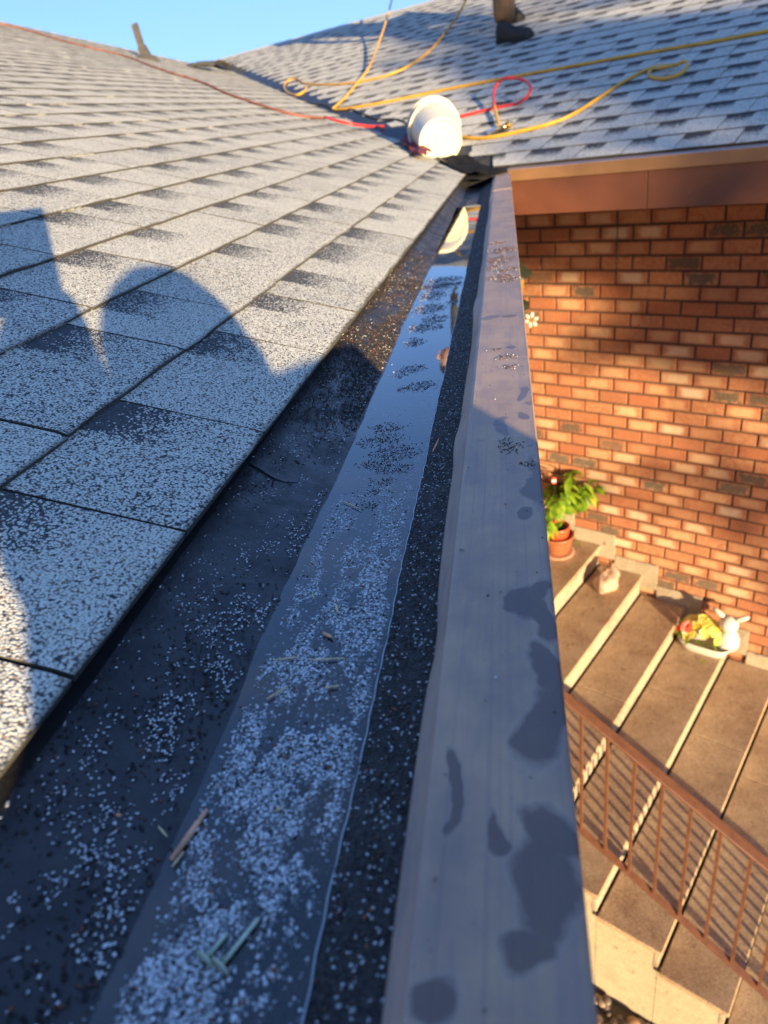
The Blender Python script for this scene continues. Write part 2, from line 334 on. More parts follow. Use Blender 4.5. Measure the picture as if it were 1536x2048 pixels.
# painted gutter cap: taupe paint, dark wet blotches with their own outline, long rub marks
def m_cap():
    m = Mat('taupe_painted_metal', 0.42, 0.35)
    n1 = m.noise(6, 5); n2 = m.noise(34, 5, 0.65); p = m.sep(m.pos())
    base = m.mix(m.ramp(n1, 0.3, 0.7), (0.43, 0.280, 0.180), (0.51, 0.335, 0.215))
    long = m.noise(1.0, 4, 0.6, vec=m.mapping((420, 3.0, 30)))
    base = m.mix(m.ramp(long, 0.52, 0.72, 0, 0.35), base, (0.15, 0.125, 0.15))
    base = m.mix(m.ramp(n2, 0.55, 0.80, 0, 0.22), base, (0.36, 0.29, 0.25))
    # wet blotches: cell-shaped outlines broken by noise, mostly near the lens and along the outer edge
    wv = m.t.nodes.new('ShaderNodeVectorMath'); wv.operation = 'ADD'
    nn_ = m.t.nodes.new('ShaderNodeVectorMath'); nn_.operation = 'SCALE'; nn_.inputs['Scale'].default_value = 0.05
    m.L(m.noise(16, 3, 0.5, out=1), nn_.inputs[0]); m.L(m.pos(), wv.inputs[0]); m.L(nn_.outputs[0], wv.inputs[1])
    blots = None
    for (x, y, rx, ry) in BLOTS:
        q = m.sep(wv.outputs[0])
        dx = m.math('DIVIDE', m.math('SUBTRACT', q[0], x + 0.025), rx); dy = m.math('DIVIDE', m.math('SUBTRACT', q[1], y + 0.025), ry)
        d = m.math('SQRT', m.math('ADD', m.math('MULTIPLY', dx, dx), m.math('MULTIPLY', dy, dy)))
        blots = d if blots is None else m.math('MINIMUM', blots, d)
    blots = m.math('ADD', blots, m.math('MULTIPLY', m.math('SUBTRACT', m.noise(90, 6, 0.7), 0.5), 0.55))
    wet = m.ramp(blots, 1.10, 0.80)
    sm = m.noise(46, 5, 0.6)
    wet2 = m.math('MULTIPLY', m.ramp(sm, 0.66, 0.69), m.ramp(m.noise(5, 2), 0.45, 0.6))
    wet = m.math('MAXIMUM', wet, m.math('MULTIPLY', wet2, 0.8))
    base = m.mix(m.ramp(m.noise(17, 6, 0.65), 0.40, 0.66, 0, 0.45), base, (0.20, 0.15, 0.15))
    rubs = m.math('MULTIPLY', m.ramp(m.noise(11, 6, 0.6), 0.50, 0.60), 0.30)
    base = m.mix(rubs, base, (0.20, 0.15, 0.14))
    base = m.mix(m.math('MULTIPLY', m.ramp(m.noise(260, 3, 0.6), 0.66, 0.72), m.ramp(m.noise(12, 4), 0.45, 0.6, 0, 0.6)), base, (0.07, 0.05, 0.045))
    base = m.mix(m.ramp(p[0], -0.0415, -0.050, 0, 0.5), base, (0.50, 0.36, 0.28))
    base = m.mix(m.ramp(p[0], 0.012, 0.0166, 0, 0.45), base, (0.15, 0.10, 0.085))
    base = m.mix(m.math('MULTIPLY', m.ramp(m.noise(1.0, 5, 0.7, vec=m.mapping((60, 9, 30))), 0.50, 0.62), 0.30), base, (0.20, 0.155, 0.18))
    ring = m.math('MULTIPLY', m.ramp(blots, 1.18, 1.02), m.math('SUBTRACT', 1.0, wet)); base = m.mix(m.math('MULTIPLY', ring, 0.35), base, (0.40, 0.33, 0.29))
    m.color(m.mix(m.math('MULTIPLY', wet, 0.74), base, (0.110, 0.074, 0.068)))
    m.rough(m.ramp(wet, 0, 1, 0.44, 0.22))
    m.bump(m.math('ADD', n2, m.math('MULTIPLY', wet, 0.5)), 0.25, 0.0006); return m.m
CAPZ = -0.262
def onz(x, y, z): d = ray(x, y); return d * (z / d[2])
BLOTS = []
for (px, py, rpx, rpy) in [(1110, 1640, 60, 70), (1060, 1760, 85, 130), (1030, 1900, 60, 60), (1085, 1440, 45, 90), (1075, 1330, 30, 70), (1060, 1195, 38, 40),
                           (1095, 1230, 28, 45), (1045, 1030, 16, 12), (1048, 785, 13, 18), (1040, 833, 12, 7), (1000, 858, 15, 18), (1070, 960, 22, 60), (1095, 1175, 22, 25),
                           (980, 635, 26, 4), (1025, 632, 24, 4), (880, 1990, 60, 70), (905, 1560, 20, 80), (985, 1640, 14, 40), (1020, 695, 10, 5)]:
    c_ = onz(px, py, CAPZ); a_ = onz(px + rpx, py, CAPZ); b_ = onz(px, py + rpy, CAPZ)
    BLOTS.append((c_[0], c_[1], max(0.0015, abs(a_[0] - c_[0])), max(0.003, abs(b_[1] - c_[1]))))
M['cap'] = m_cap()
def m_pan():
    m = Mat('black_wet_membrane', 0.28, 0.5)
    n = m.noise(24, 5, 0.6); k = m.noise(140, 4, 0.7)
    b = m.mix(m.ramp(n, 0.35, 0.7), (0.013, 0.013, 0.015), (0.040, 0.037, 0.038))
    b = m.mix(m.ramp(k, 0.6, 0.75, 0, 0.5), b, (0.09, 0.07, 0.055)); m.color(b)
    m.rough(m.ramp(n, 0.35, 0.65, 0.55, 0.24)); m.bump(m.math('ADD', k, n), 0.5, 0.0012); return m.m
M['pan'] = m_pan()
def m_side_grit():
    m = Mat('gritty_membrane', 0.75, 0.4)
    v = m.voro(620); vc = m.sep(v.outputs['Color'])
    b = m.mix(vc[0], (0.012, 0.012, 0.013), (0.06, 0.055, 0.05)); b = m.mix(m.math('GREATER_THAN', vc[1], 0.972), b, (0.42, 0.42, 0.42))
    b = m.mix(m.ramp(m.noise(20, 4), 0.5, 0.7, 0, 0.4), b, (0.06, 0.05, 0.045))
    m.color(b); m.bump(v.outputs['Distance'], 0.9, 0.0016); return m.m
M['grit'] = m_side_grit()
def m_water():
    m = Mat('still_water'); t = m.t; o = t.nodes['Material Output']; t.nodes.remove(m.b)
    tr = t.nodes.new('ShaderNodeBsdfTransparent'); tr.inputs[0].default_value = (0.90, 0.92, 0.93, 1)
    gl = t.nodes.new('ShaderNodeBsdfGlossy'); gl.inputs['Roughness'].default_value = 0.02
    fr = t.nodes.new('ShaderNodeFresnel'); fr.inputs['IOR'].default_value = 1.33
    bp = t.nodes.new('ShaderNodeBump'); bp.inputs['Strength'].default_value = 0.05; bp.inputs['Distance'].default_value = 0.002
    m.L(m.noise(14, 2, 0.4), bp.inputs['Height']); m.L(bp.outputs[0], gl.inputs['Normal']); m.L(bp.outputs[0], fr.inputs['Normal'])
    pw = m.math('MINIMUM', m.math('MULTIPLY', m.math('POWER', fr.outputs[0], 0.72), 1.45), 0.95)      # reflection boosted past plain Fresnel to brighten the mirrored sky
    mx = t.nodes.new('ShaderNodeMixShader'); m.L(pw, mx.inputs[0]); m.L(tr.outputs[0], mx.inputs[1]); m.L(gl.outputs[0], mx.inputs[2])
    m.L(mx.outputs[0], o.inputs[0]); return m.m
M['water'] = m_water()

# ------------------------------------------------------------------ frames of reference
# near roof: eave direction g2, up-slope upn, normal nn1
GA = rad(1.4); PT = rad(18.4)
g2 = np.array([math.sin(GA), math.cos(GA), 0]); r2 = np.array([g2[1], -g2[0], 0])
upn = -r2 * math.cos(PT) + np.array([0, 0, math.sin(PT)]); n1 = np.cross(upn, g2); n1 = n1 * np.sign(n1[2]); H1 = 0.31
def NR(s, g, h=0.0): return upn * s + g2 * g + n1 * (-H1 + h)
def hit_near(x, y, h=0.0): d = ray(x, y); return d * ((-H1 + h) / (n1 @ d))
# far wing: W runs along its eave to the far left, NW away from us
Wd = np.array([-math.sin(rad(60)), 0.5, 0]); NW = np.array([0.5, math.sin(rad(60)), 0]); PF = rad(16.8)
T = -Wd
upf = NW * math.cos(PF) + np.array([0, 0, math.sin(PF)]); n2 = np.cross(T, upf); n2 = n2 * np.sign(n2[2])
NE = 2.95; EZ = -0.2550
P0F = NW * (NE + 0.03) + np.array([0, 0, EZ])
def FR(s, t, h=0.0): return P0F + T * t + upf * s + n2 * h      # t measured from NW axis
def hit_far(x, y, h=0.0): d = ray(x, y); return d * ((n2 @ P0F + h) / (n2 @ d))
def NTZ(n, t, z): return NW * n + T * t + np.array([0, 0, z])
def onN(x, y, D): d = ray(x, y); return d * (D / (NW @ d))
# valley: line common to both planes
vd = np.cross(n1, n2); vd = vn(vd * np.sign(vd[1]))
A_ = np.array([n1, n2, [0, 0, 1.0]]); vp0 = np.linalg.solve(A_, np.array([-H1, n2 @ P0F, -0.235]))
def valley_g(s):      # g on the near plane where the valley cuts course height s
    k = (s - vp0 @ upn) / (vd @ upn); p = vp0 + vd * k; return p @ g2
def valley_t(s):
    k = (s - (vp0 - P0F) @ upf) / (vd @ upf); p = vp0 + vd * k; return (p - P0F) @ T

# ------------------------------------------------------------------ ground and setting
gm = Mat('garden_ground', 0.95, 0.2)
gm.color(gm.mix(gm.ramp(gm.noise(0.35, 5), 0.4, 0.6), gm.mix(gm.noise(14, 5), (0.05, 0.075, 0.02), (0.10, 0.11, 0.035)), (0.16, 0.12, 0.075)))
gm.bump(gm.noise(9, 5), 0.6, 0.03)
tag(obj('ground', [(-700, -700, -4.2), (700, -700, -4.2), (700, 700, -4.2), (-700, 700, -4.2)], [(0, 1, 2, 3)], gm.m), kind='structure')

# ------------------------------------------------------------------ shingle roofs
def tab_mesh(P, s0, s1, ga, gb, ga1, gb1, thick, wband, tone, strong, side=1, segs=4):
    """one shingle tab: P(s,g,h) frame, bottom edge ga..gb, top edge ga1..gb1 (top tucks under the next course)"""
    vs = []; at = []; fs = []; n = segs
    lap = 0.012
    for (s, h, v) in ((s0, thick, 0.0), (s0 + 0.012, thick + 0.0004, 0.08), (s1 + lap, 0.0018, 1.0 + lap / max(1e-3, s1 - s0))):
        for i in range(n + 1):
            u = i / n; k = (s - s0) / (s1 + lap - s0)
            g = (ga + (gb - ga) * u) * (1 - k) + (ga1 + (gb1 - ga1) * u) * k
            js = random.uniform(-0.0026, 0.0022) if v == 0.0 and 0 < i < n else 0
            vs.append(P(s + js, g, h + (random.uniform(-0.0005, 0.0007) if v < 1 else 0))); uu = u if side > 0 else 1 - u
            at.append((uu - (1 - wband) if strong else -1.0, v, tone))
    b = len(vs)
    for i in range(n + 1):
        vs.append(P(s0 + 0.0006, ga + (gb - ga) * i / n, -0.0005)); at.append((-1, -0.5, tone))
    row = n + 1
    for i in range(n):
        fs.append((i, i + 1, row + i + 1, row + i)); fs.append((row + i, row + i + 1, 2 * row + i + 1, 2 * row + i))
        fs.append((b + i, b + i + 1, i + 1, i))
    vs += [P(s1 + lap, ga1, -0.0005), P(s1 + lap, gb1, -0.0005)]; at += [(-1, 0.2, tone)] * 2
    e = len(vs) - 2
    fs.append((0, row, 2 * row, e)); fs.append((0, e, b)); fs.append((n, e + 1, 2 * row + n, row + n)); fs.append((n, b + n, e + 1))
    return vs, fs, at

def side_free(p): return abs(p.normal[2]) > 0.6
def orient(P):
    a = np.cross(P(0, 1) - P(0, 0), P(1, 0) - P(0, 0)); return 1 if a[2] > 0 else -1
def build_roof(name, label, P, mat, smax, gstart, gend, s_start, view_pt, hard=None, seed=3, side=1):
    random.seed(seed)
    root = thing(name, P(s_start, 1.0), label, 'roof')
    flip = orient(P) < 0
    tabs = []; exp = 0.1432; k = 0; s = s_start
    while s < smax:
        s1 = min(s + exp, smax)
        g0 = gstart(s); cuts = list((hard or {}).get(k, []))
        if cuts:
            g = cuts[0]; pre = []
            while g > g0: g -= random.uniform(0.15, 0.25); pre.insert(0, g)
            cuts = pre + cuts; g = cuts[-1]
        else: g = g0 - random.uniform(0, 0.2); cuts = [g]
        ge = max(gend(s), gend(s1))
        while g < ge: g += random.uniform(0.14, 0.27); cuts.append(g)
        for a, b in zip(cuts[:-1], cuts[1:]):
            ga, gb = max(a, gstart(s)) + 0.0017, min(b, gend(s)) - 0.0017
            ga1, gb1 = max(a, gstart(s1)) + 0.0017, min(b, gend(s1)) - 0.0017
            if gb - ga < 0.01 and gb1 - ga1 < 0.01: continue
            gb = max(gb, ga + 0.002); gb1 = max(gb1, ga1 + 0.002)
            c = P((s + s1) / 2, (a + b) / 2); d = c @ RW[:, 2] if False else None
            cc = RW.T @ c; vis = cc[2] > 0.02
            px = 768 + FPX * cc[0] / max(cc[2], 0.01); py = 1024 + FPX * cc[1] / max(cc[2], 0.01)
            inf = vis and -120 < px < 1660 and -60 < py < 2150
            size = (b - a) * exp / (np.linalg.norm(c) ** 3) if inf else 0
            tabs.append((size, (P, s + (random.uniform(-0.0015, 0.0015) if k else 0), s1, ga, gb, ga1, gb1, 0.0050 + random.choice((0, 0.0007)), random.uniform(0.35, 0.62), random.uniform(-1, 1), random.random() < 0.88, side)))
        s += exp; k += 1
    tabs.sort(key=lambda q: -q[0])
    bigs, rest = tabs[:299], tabs[299:]
    for _, a in bigs:
        vs, fs, at = tab_mesh(*a)
        if flip: fs = [f[::-1] for f in fs]
        o = obj('shingle', vs, fs, [mat, M['asphalt_edge']], root, attrs={'tab': at})
        for p_ in o.data.polygons: p_.material_index = 0 if side_free(p_) else 1
    V, F, A = [], [], []
    for _, a in rest:
        vs, fs, at = tab_mesh(*a, segs=2); b = len(V)
        if flip: fs = [f[::-1] for f in fs]
        V += vs; F += [tuple(b + i for i in f) for f in fs]; A += at
    if V:
        o = obj('shingle_field', V, F, [mat, M['asphalt_edge']], root, attrs={'tab': A}); o['kind'] = 'stuff'
        for p_ in o.data.polygons: p_.material_index = 0 if side_free(p_) else 1
    return root

YB = 8.45                       # where the near slope stops at its hip
S0 = 0.1615
def near_end(s): return min(valley_g(s) - 0.02, YB)
ROOF1 = build_roof('shingle_roof', 'pale grey asphalt shingle roof slope on the left beside the wet gutter', NR, M['shingle'], 6.2, lambda s: -1.6, near_end, S0, None,
                   hard={0: [0.085, 0.25, 0.40, 0.58, 0.82, 1.02], 1: [0.20, 0.33, 0.49, 0.73, 0.90], 2: [0.16, 0.40, 0.56, 0.79, 1.03]})
FAR_T0 = lambda s: valley_t(s) + 0.13
ROOF2 = build_roof('shingle_roof', 'pale grey shingle roof slope of the far wing, crossed by yellow hoses', FR, M['shingle_far'], 4.25, FAR_T0, lambda s: 4.2, 0.045, None, seed=11, side=-1)
# decks under the shingles, back slopes, ridges
def quad(name, pts, mat, parent, thick=0.02, kind=None):
    pts = [np.array(p, float) for p in pts]; n = vn(np.cross(pts[1] - pts[0], pts[2] - pts[0])); n = n if n[2] > 0 else -n
    vs = pts + [p - n * thick for p in pts]; N_ = len(pts); fs = [tuple(range(N_)), tuple(range(2 * N_ - 1, N_ - 1, -1))]
    fs += [(i, i + N_, (i + 1) % N_ + N_, (i + 1) % N_) for i in range(N_)]
    o = obj(name, vs, fs, mat, parent)
    return o
gv0, gv1 = valley_g(S0), None
sT = S0
while valley_g(sT) < YB: sT += 0.01
quad('roof_deck', [NR(S0 + 0.02, -1.6, -0.004), NR(S0 + 0.02, valley_g(S0) + 0.02, -0.004), NR(sT, YB, -0.004), NR(6.2, YB, -0.004), NR(6.2, -1.6, -0.004)], M['underlay'], ROOF1)
rs0 = valley_t(0.0); rs1 = valley_t(4.25)
quad('roof_deck', [FR(0.055, rs0, -0.004), FR(0.055, 4.2, -0.004), FR(4.25, 4.2, -0.004), FR(4.25, rs1, -0.004)], M['underlay'], ROOF2)
ba, bb = FR(4.26, rs1 - 0.4, 0.004), FR(4.26, 4.2, 0.004); dn = NW * 3.5 - np.array([0, 0, 1.05])
quad('back_slope', [ba, bb, bb + dn, ba + dn], M['underlay'], ROOF2)
ca, cb = NR(6.2, -1.6), NR(6.2, YB); da = np.array([-5.0, 0, -1.6])
quad('back_slope', [ca, cb, cb + da, ca + da], M['underlay'], ROOF1)
hp0, hp1 = NR(sT - 0.3, YB), NR(6.2, YB); db = np.array([0, 4.5, -1.4])
quad('hip_slope', [hp0, hp1, hp1 + db, hp0 + db], M['underlay'], ROOF1)
# hip cap shingles along the far hip, ridge caps on the far wing
for i in range(22):
    s = sT + 0.05 + i * 0.2
    if s > 6.1: break
    mb = MB(); a, b = NR(s, YB - 0.11, 0.008), NR(s + 0.23, YB - 0.11, 0.005); c, d = NR(s + 0.23, YB + 0.02, 0.006), NR(s, YB + 0.02, 0.009)
    vs = [a, b, c, d, a + [0, 0, -.006], d + [0, 0, -.006]]
    obj('hip_cap', vs, [(0, 3, 2, 1), (0, 4, 5, 3)], M['shingle_far'], ROOF1, attrs={'tab': [(-1, .4, 0)] * 6})
for i in range(30):
    t = rs1 - 0.2 + i * 0.2
    a, b = FR(4.14, t, 0.008), FR(4.14, t + 0.23, 0.006); c, d = FR(4.27, t + 0.23, 0.005), FR(4.27, t, 0.009)
    vs = [a, b, c, d, a + [0, 0, -.006], d + [0, 0, -.006]]
    obj('ridge_cap', vs, [(0, 1, 2, 3), (0, 3, 5, 4)], M['shingle_far'], ROOF2, attrs={'tab': [(-1, .4, 0)] * 6})

# valley flashing: two narrow metal wings creased along the valley
vf = thing('valley_flashing', vp0 + vd * 0.05, 'dark blue grey metal valley strip where the two roof slopes meet', 'flashing')
mb = MB(); NV = 30; e1 = vn(np.cross(n1, vd)); e1 = e1 if e1[0] < 0 else -e1; e2 = vn(np.cross(n2, vd)); e2 = e2 if e2[0] > 0 else -e2
L_ = (YB - vp0[1]) / vd[1] - 0.02
rows = []
for i in range(NV + 1):
    p = vp0 + vd * (0.02 + L_ * i / NV); w_ = 0.006 * math.sin(i * 2.1)
    rows += [p + e1 * (0.05) + n1 * 0.004, p + n1 * 0.002 + n2 * 0.002, p + e2 * 0.11 + n2 * 0.004 + e2 * w_, p + e2 * 0.16 + n2 * 0.002]
fs = []
for i in range(NV):
    for k in range(3): fs.append((i * 4 + k, i * 4 + k + 1, i * 4 + k + 5, i * 4 + k + 4))
mb.add(rows, fs); o = mb.build('metal_trough', M['valley'], vf)
# cut shingle scraps and torn membrane at the foot of the valley
def crumple(name, pts, mat, parent=None, amp=0.01, n=9, thick=0.003, seed=1):
    rnd = random.Random(seed); a, b, c, d = [np.array(p, float) for p in pts]; vs = []; fs = []
    for i in range(n):
        for j in range(n):
            u, v = i / (n - 1), j / (n - 1); p = (a * (1 - u) + b * u) * (1 - v) + (d * (1 - u) + c * u) * v
            vs.append(p + np.array([rnd.uniform(-.4, .4) * amp, rnd.uniform(-.4, .4) * amp, rnd.uniform(-.2, 1) * amp]))
    for i in range(n - 1):
        for j in range(n - 1): fs.append((i * n + j, (i + 1) * n + j, (i + 1) * n + j + 1, i * n + j + 1))
    o = obj(name, vs, fs, mat, parent, smooth=True); m = o.modifiers.new('t', 'SOLIDIFY'); m.thickness = thick; m.offset = 1; m2 = o.modifiers.new('s', 'SUBSURF'); m2.levels = m2.render_levels = 1
    return o

# ------------------------------------------------------------------ gutter
Y0, Y1 = -1.4, 3.36
gut = thing('box_gutter', (-0.12, 1.0, -0.34), 'dark built-in box gutter holding water and shed roof granules, capped with taupe metal', 'gutter')
def extrude(name, prof, mat, parent, y0=Y0, y1=Y1, ny=90, jit=0.0, seed=1, fn=None):
    rnd = random.Random(seed); vs = []; fs = []; k = len(prof)
    for i in range(ny + 1):
        y = y0 + (y1 - y0) * i / ny
        for j, (x, z) in enumerate(prof):
            dx, dz = fn(j, y) if fn else (0, 0)
            vs.append((x + dx + rnd.uniform(-jit, jit), y, z + dz + rnd.uniform(-jit, jit)))
    for i in range(ny):
        for j in range(k - 1): fs.append((i * k + j, i * k + j + 1, (i + 1) * k + j + 1, (i + 1) * k + j))
    return obj(name, vs, fs, mat, parent)
wob = lambda y, f, p=0: math.sin(y * f + p) * 0.6 + math.sin(y * f * 2.3 + 1 + p) * 0.4
WZ = -0.290
# cap with a rolled inner lip; joint at y = 2.76
def capfn(j, y):
    dent = -0.0035 * math.exp(-((y - 0.62) / 0.035) ** 2) + 0.003 * math.exp(-((y - 0.33) / 0.03) ** 2) - 0.003 * math.exp(-((y - 1.15) / 0.06) ** 2)
    if j <= 2: return (0.0014 * wob(y, 9) + dent, 0.001 * wob(y, 7, 2))
    return (0.0, 0.0006 * wob(y, 5, j))
capprof = [(-0.0565, -0.288), (-0.0583, -0.279), (-0.0567, -0.2745), (-0.0470, -0.2632), (-0.0440, -0.262), (0.0150, -0.2615), (0.0165, -0.263), (0.0168, -0.385)]
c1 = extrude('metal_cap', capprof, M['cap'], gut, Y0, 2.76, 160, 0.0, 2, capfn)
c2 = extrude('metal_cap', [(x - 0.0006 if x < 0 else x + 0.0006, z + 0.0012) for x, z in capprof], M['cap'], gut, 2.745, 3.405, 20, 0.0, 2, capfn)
for c in (c1, c2):
    md = c.modifiers.new('s', 'SOLIDIFY'); md.thickness = 0.0012; md.offset = -1
# side wall below the cap lip, water channel, pan on the roof side
sidep = [(-0.050, -0.281), (-0.062, -0.2835), (-0.076, -0.2868), (-0.0890, -0.2897), (-0.0960, -0.2955), (-0.108, -0.2980)]
extrude('gritty_side', sidep, M['grit'], gut, ny=300, jit=0.0006, seed=4, fn=lambda j, y: (0.0008 * wob(y, 22, 1) if j < 5 else 0, 0))
panp = [(-0.108, -0.2980), (-0.148, -0.2982), (-0.166, -0.2940), (-0.1742, -0.2898), (-0.184, -0.2872), (-0.198, -0.2832), (-0.212, -0.2790), (-0.230, -0.2700), (-0.250, -0.2590), (-0.30, -0.2505)]
def panfn(j, y):
    k = max(0, (y - 1.0)) * 0.0175 * min(1, max(0, (-panp[j][0] - 0.176) / 0.06))
    return (k + 0.0007 * wob(y, 17, j), 0.0010 * wob(y, 8, j * .7))
extrude('membrane_pan', panp, M['pan'], gut, ny=240, jit=0.0003, seed=5, fn=panfn)
pan_z0 = lambda x: float(np.interp(x, [q[0] for q in panp][::-1], [q[1] for q in panp][::-1]))
# overlapping membrane seams across the pan
for (y, w_) in ((0.56, 0.04),):
    vs = []; fs = []
    for i in range(9):
        x = -0.180 - i * 0.0085; z = pan_z0(x)
        for yy in (y + 0.004 * math.sin(i), y + w_): vs.append((x, yy, z + (0.0013 if yy < y + 0.01 else -0.0005)))
        vs.append((x, y + 0.004 * math.sin(i), z - 0.001))
    for i in range(8): fs += [(i * 3, i * 3 + 1, i * 3 + 4, i * 3 + 3), (i * 3 + 2, i * 3, i * 3 + 3, i * 3 + 5)]
    obj('membrane_lap', vs, fs, M['pan'], gut)
# meniscus along the side wall: its bright highlight is painted as a pale bead
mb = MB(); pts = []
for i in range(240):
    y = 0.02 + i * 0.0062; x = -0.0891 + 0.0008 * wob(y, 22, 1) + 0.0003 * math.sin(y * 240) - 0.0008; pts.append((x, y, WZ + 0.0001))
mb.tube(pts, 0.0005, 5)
mrim = Mat('glint_pale', 0.15, 0.9, base=(0.42, 0.44, 0.46)); tag(mb.build('meniscus_glint', mrim.m, gut, smooth=True))
# water
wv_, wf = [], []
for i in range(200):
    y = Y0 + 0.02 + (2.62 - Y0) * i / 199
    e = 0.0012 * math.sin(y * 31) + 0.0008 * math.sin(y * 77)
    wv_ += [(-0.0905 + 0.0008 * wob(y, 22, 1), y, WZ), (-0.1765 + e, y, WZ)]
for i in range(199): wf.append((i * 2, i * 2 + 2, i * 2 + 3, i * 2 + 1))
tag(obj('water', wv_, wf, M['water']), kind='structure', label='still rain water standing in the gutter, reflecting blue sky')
# grit dam across the water where the reflection breaks
crumple('mud_dam', [(-0.170, 1.385, -0.2920), (-0.096, 1.39, -0.2920), (-0.094, 1.415, -0.2915), (-0.172, 1.41, -0.2915)], M['pan'], gut, 0.0028, 12, 0.001, 5)
MB().box((-0.31, 3.355, -0.33), (0.33, 0.0, 0), (0, 0.02, 0), (0, 0, 0.064)).build('end_plate', M['torn'], gut)
crumple('corner_membrane', [(-0.40, 3.10, -0.262), (0.0, 3.36, -0.268), (0.01, 3.47, -0.255), (-0.42, 3.70, -0.246)], M['torn'], gut, 0.020, 12, 0.004, 9)
# foot of the valley: torn flashing
tf = crumple('torn_membrane', [hit_near(868, 318, .004), onz(925, 354, -0.244), onz(996, 346, -0.247), hit_far(930, 318, .003)], M['torn'], None, 0.022, 9, 0.004, 3)
tag(tf, 'crumpled black flashing scrap at the foot of the valley below the bucket', 'flashing')

# ------------------------------------------------------------------ loose granules
def granules(name, P, size, cols, mat, parent=None, up=(0, 0, 1), flat=0.6, label=None, sliver=0.12):
    """P: (n,3) centres; size: (n,) radii; cols (n,3)"""
    n = len(P); P = np.asarray(P); 
    base = np.array([(1, 0, 0), (0.2, 0.95, 0), (-0.9, 0.3, 0), (-0.3, -0.9, 0), (0.6, -0.7, 0.1), (0.1, 0, 0.8), (0, 0.1, -0.8)])
    tri = np.array([(0, 1, 5), (1, 2, 5), (2, 3, 5), (3, 4, 5), (4, 0, 5), (1, 0, 6), (2, 1, 6), (3, 2, 6), (4, 3, 6), (0, 4, 6)])
    k = len(base); B = base[None] * RS.uniform(0.65, 1.25, (n, k, 1)) * np.array([1, 1, flat]); lng = np.where(RS.rand(n) < sliver, RS.uniform(1.4, 2.8, n), 1.0); B[..., 0] *= lng[:, None]; B[..., 1] /= np.sqrt(lng)[:, None]
    a = RS.uniform(0, 6.28, n); ca, sa = np.cos(a), np.sin(a); X = B[..., 0] * ca[:, None] - B[..., 1] * sa[:, None]; Y = B[..., 0] * sa[:, None] + B[..., 1] * ca[:, None]
    B = np.stack([X, Y, B[..., 2]], -1)
    tx, ty = RS.uniform(-0.6, 0.6, n), RS.uniform(-0.6, 0.6, n)
    B[..., 2] += B[..., 0] * tx[:, None] * 0.5 + B[..., 1] * ty[:, None] * 0.5
    Vv = P[:, None] + B * np.asarray(size)[:, None, None]
    Tt = tri[None] + (np.arange(n) * k)[:, None, None]
    o = fast_obj(name, Vv.reshape(-1, 3), Tt.reshape(-1, 3), mat, parent, attrs={'gcol': np.repeat(np.asarray(cols), k, 0)})
    o['kind'] = 'stuff'
    if label: o['label'] = label
    return o
def vnoise(seed, res=64):
    g = np.random.RandomState(seed).rand(res, res)
    def f(x, y):
        x = np.asarray(x) % res; y = np.asarray(y) % res; x0 = x.astype(int); y0 = y.astype(int); fx = x - x0; fy = y - y0
        fx = fx * fx * (3 - 2 * fx); fy = fy * fy * (3 - 2 * fy); x1 = (x0 + 1) % res; y1 = (y0 + 1) % res
        return (g[x0 % res, y0 % res] * (1 - fx) + g[x1, y0 % res] * fx) * (1 - fy) + (g[x0 % res, y1] * (1 - fx) + g[x1, y1] * fx) * fy
    return lambda x, y: (f(x, y) + 0.5 * f(x * 2.1 + 7, y * 2.1 + 3) + 0.25 * f(x * 4.3, y * 4.3)) / 1.75
def palette(n, white=0.3, brown=0.2, rust=0.06):
    r = RS.rand(n); c = np.zeros((n, 3)); k = RS.uniform(0.6, 1.3, (n, 1))
    c[:] = (0.030, 0.027, 0.026); c = c * k
    w = r < white; c[w] = np.array([0.66, 0.67, 0.67]) * RS.uniform(0.7, 1.25, (w.sum(), 1))
    b = (r >= white) & (r < white + brown); c[b] = np.array([0.13, 0.075, 0.045]) * k[b]
    u = (r >= white + brown) & (r < white + brown + rust); c[u] = np.array([0.30, 0.09, 0.035]) * k[u]
    return np.clip(c, 0, 0.85)
def pick(n, f, x0, x1, y0, y1, near=True):
    """rejection sampling with density f(x,y) in 0..1; y spread more thickly near the lens"""
    X, Y = [], []
    tot = 0
    while tot < n:
        x = RS.uniform(x0, x1, n * 2); t = RS.rand(n * 2); y = (y0 + 0.35) * ((y1 + 0.35) / (y0 + 0.35)) ** t - 0.35 if near else y0 + (y1 - y0) * t
        keep = RS.rand(n * 2) < f(x, y); X.append(x[keep]); Y.append(y[keep]); tot += keep.sum()
    return np.concatenate(X)[:n], np.concatenate(Y)[:n]
sm = lambda a, b, x: np.clip((x - a) / (b - a), 0, 1) ** 2 * (3 - 2 * np.clip((x - a) / (b - a), 0, 1))
px_ = np.array([q[0] for q in panp])[::-1]; pz_ = np.array([q[1] for q in panp])[::-1]
nzA, nzB, nzC, nzD = vnoise(21), vnoise(22), vnoise(23), vnoise(24)
def pan_z(x, y): return np.interp(x - np.maximum(0, y - 1) * 0.0175 * np.clip((-x - 0.176) / 0.06, 0, 1), px_, pz_)
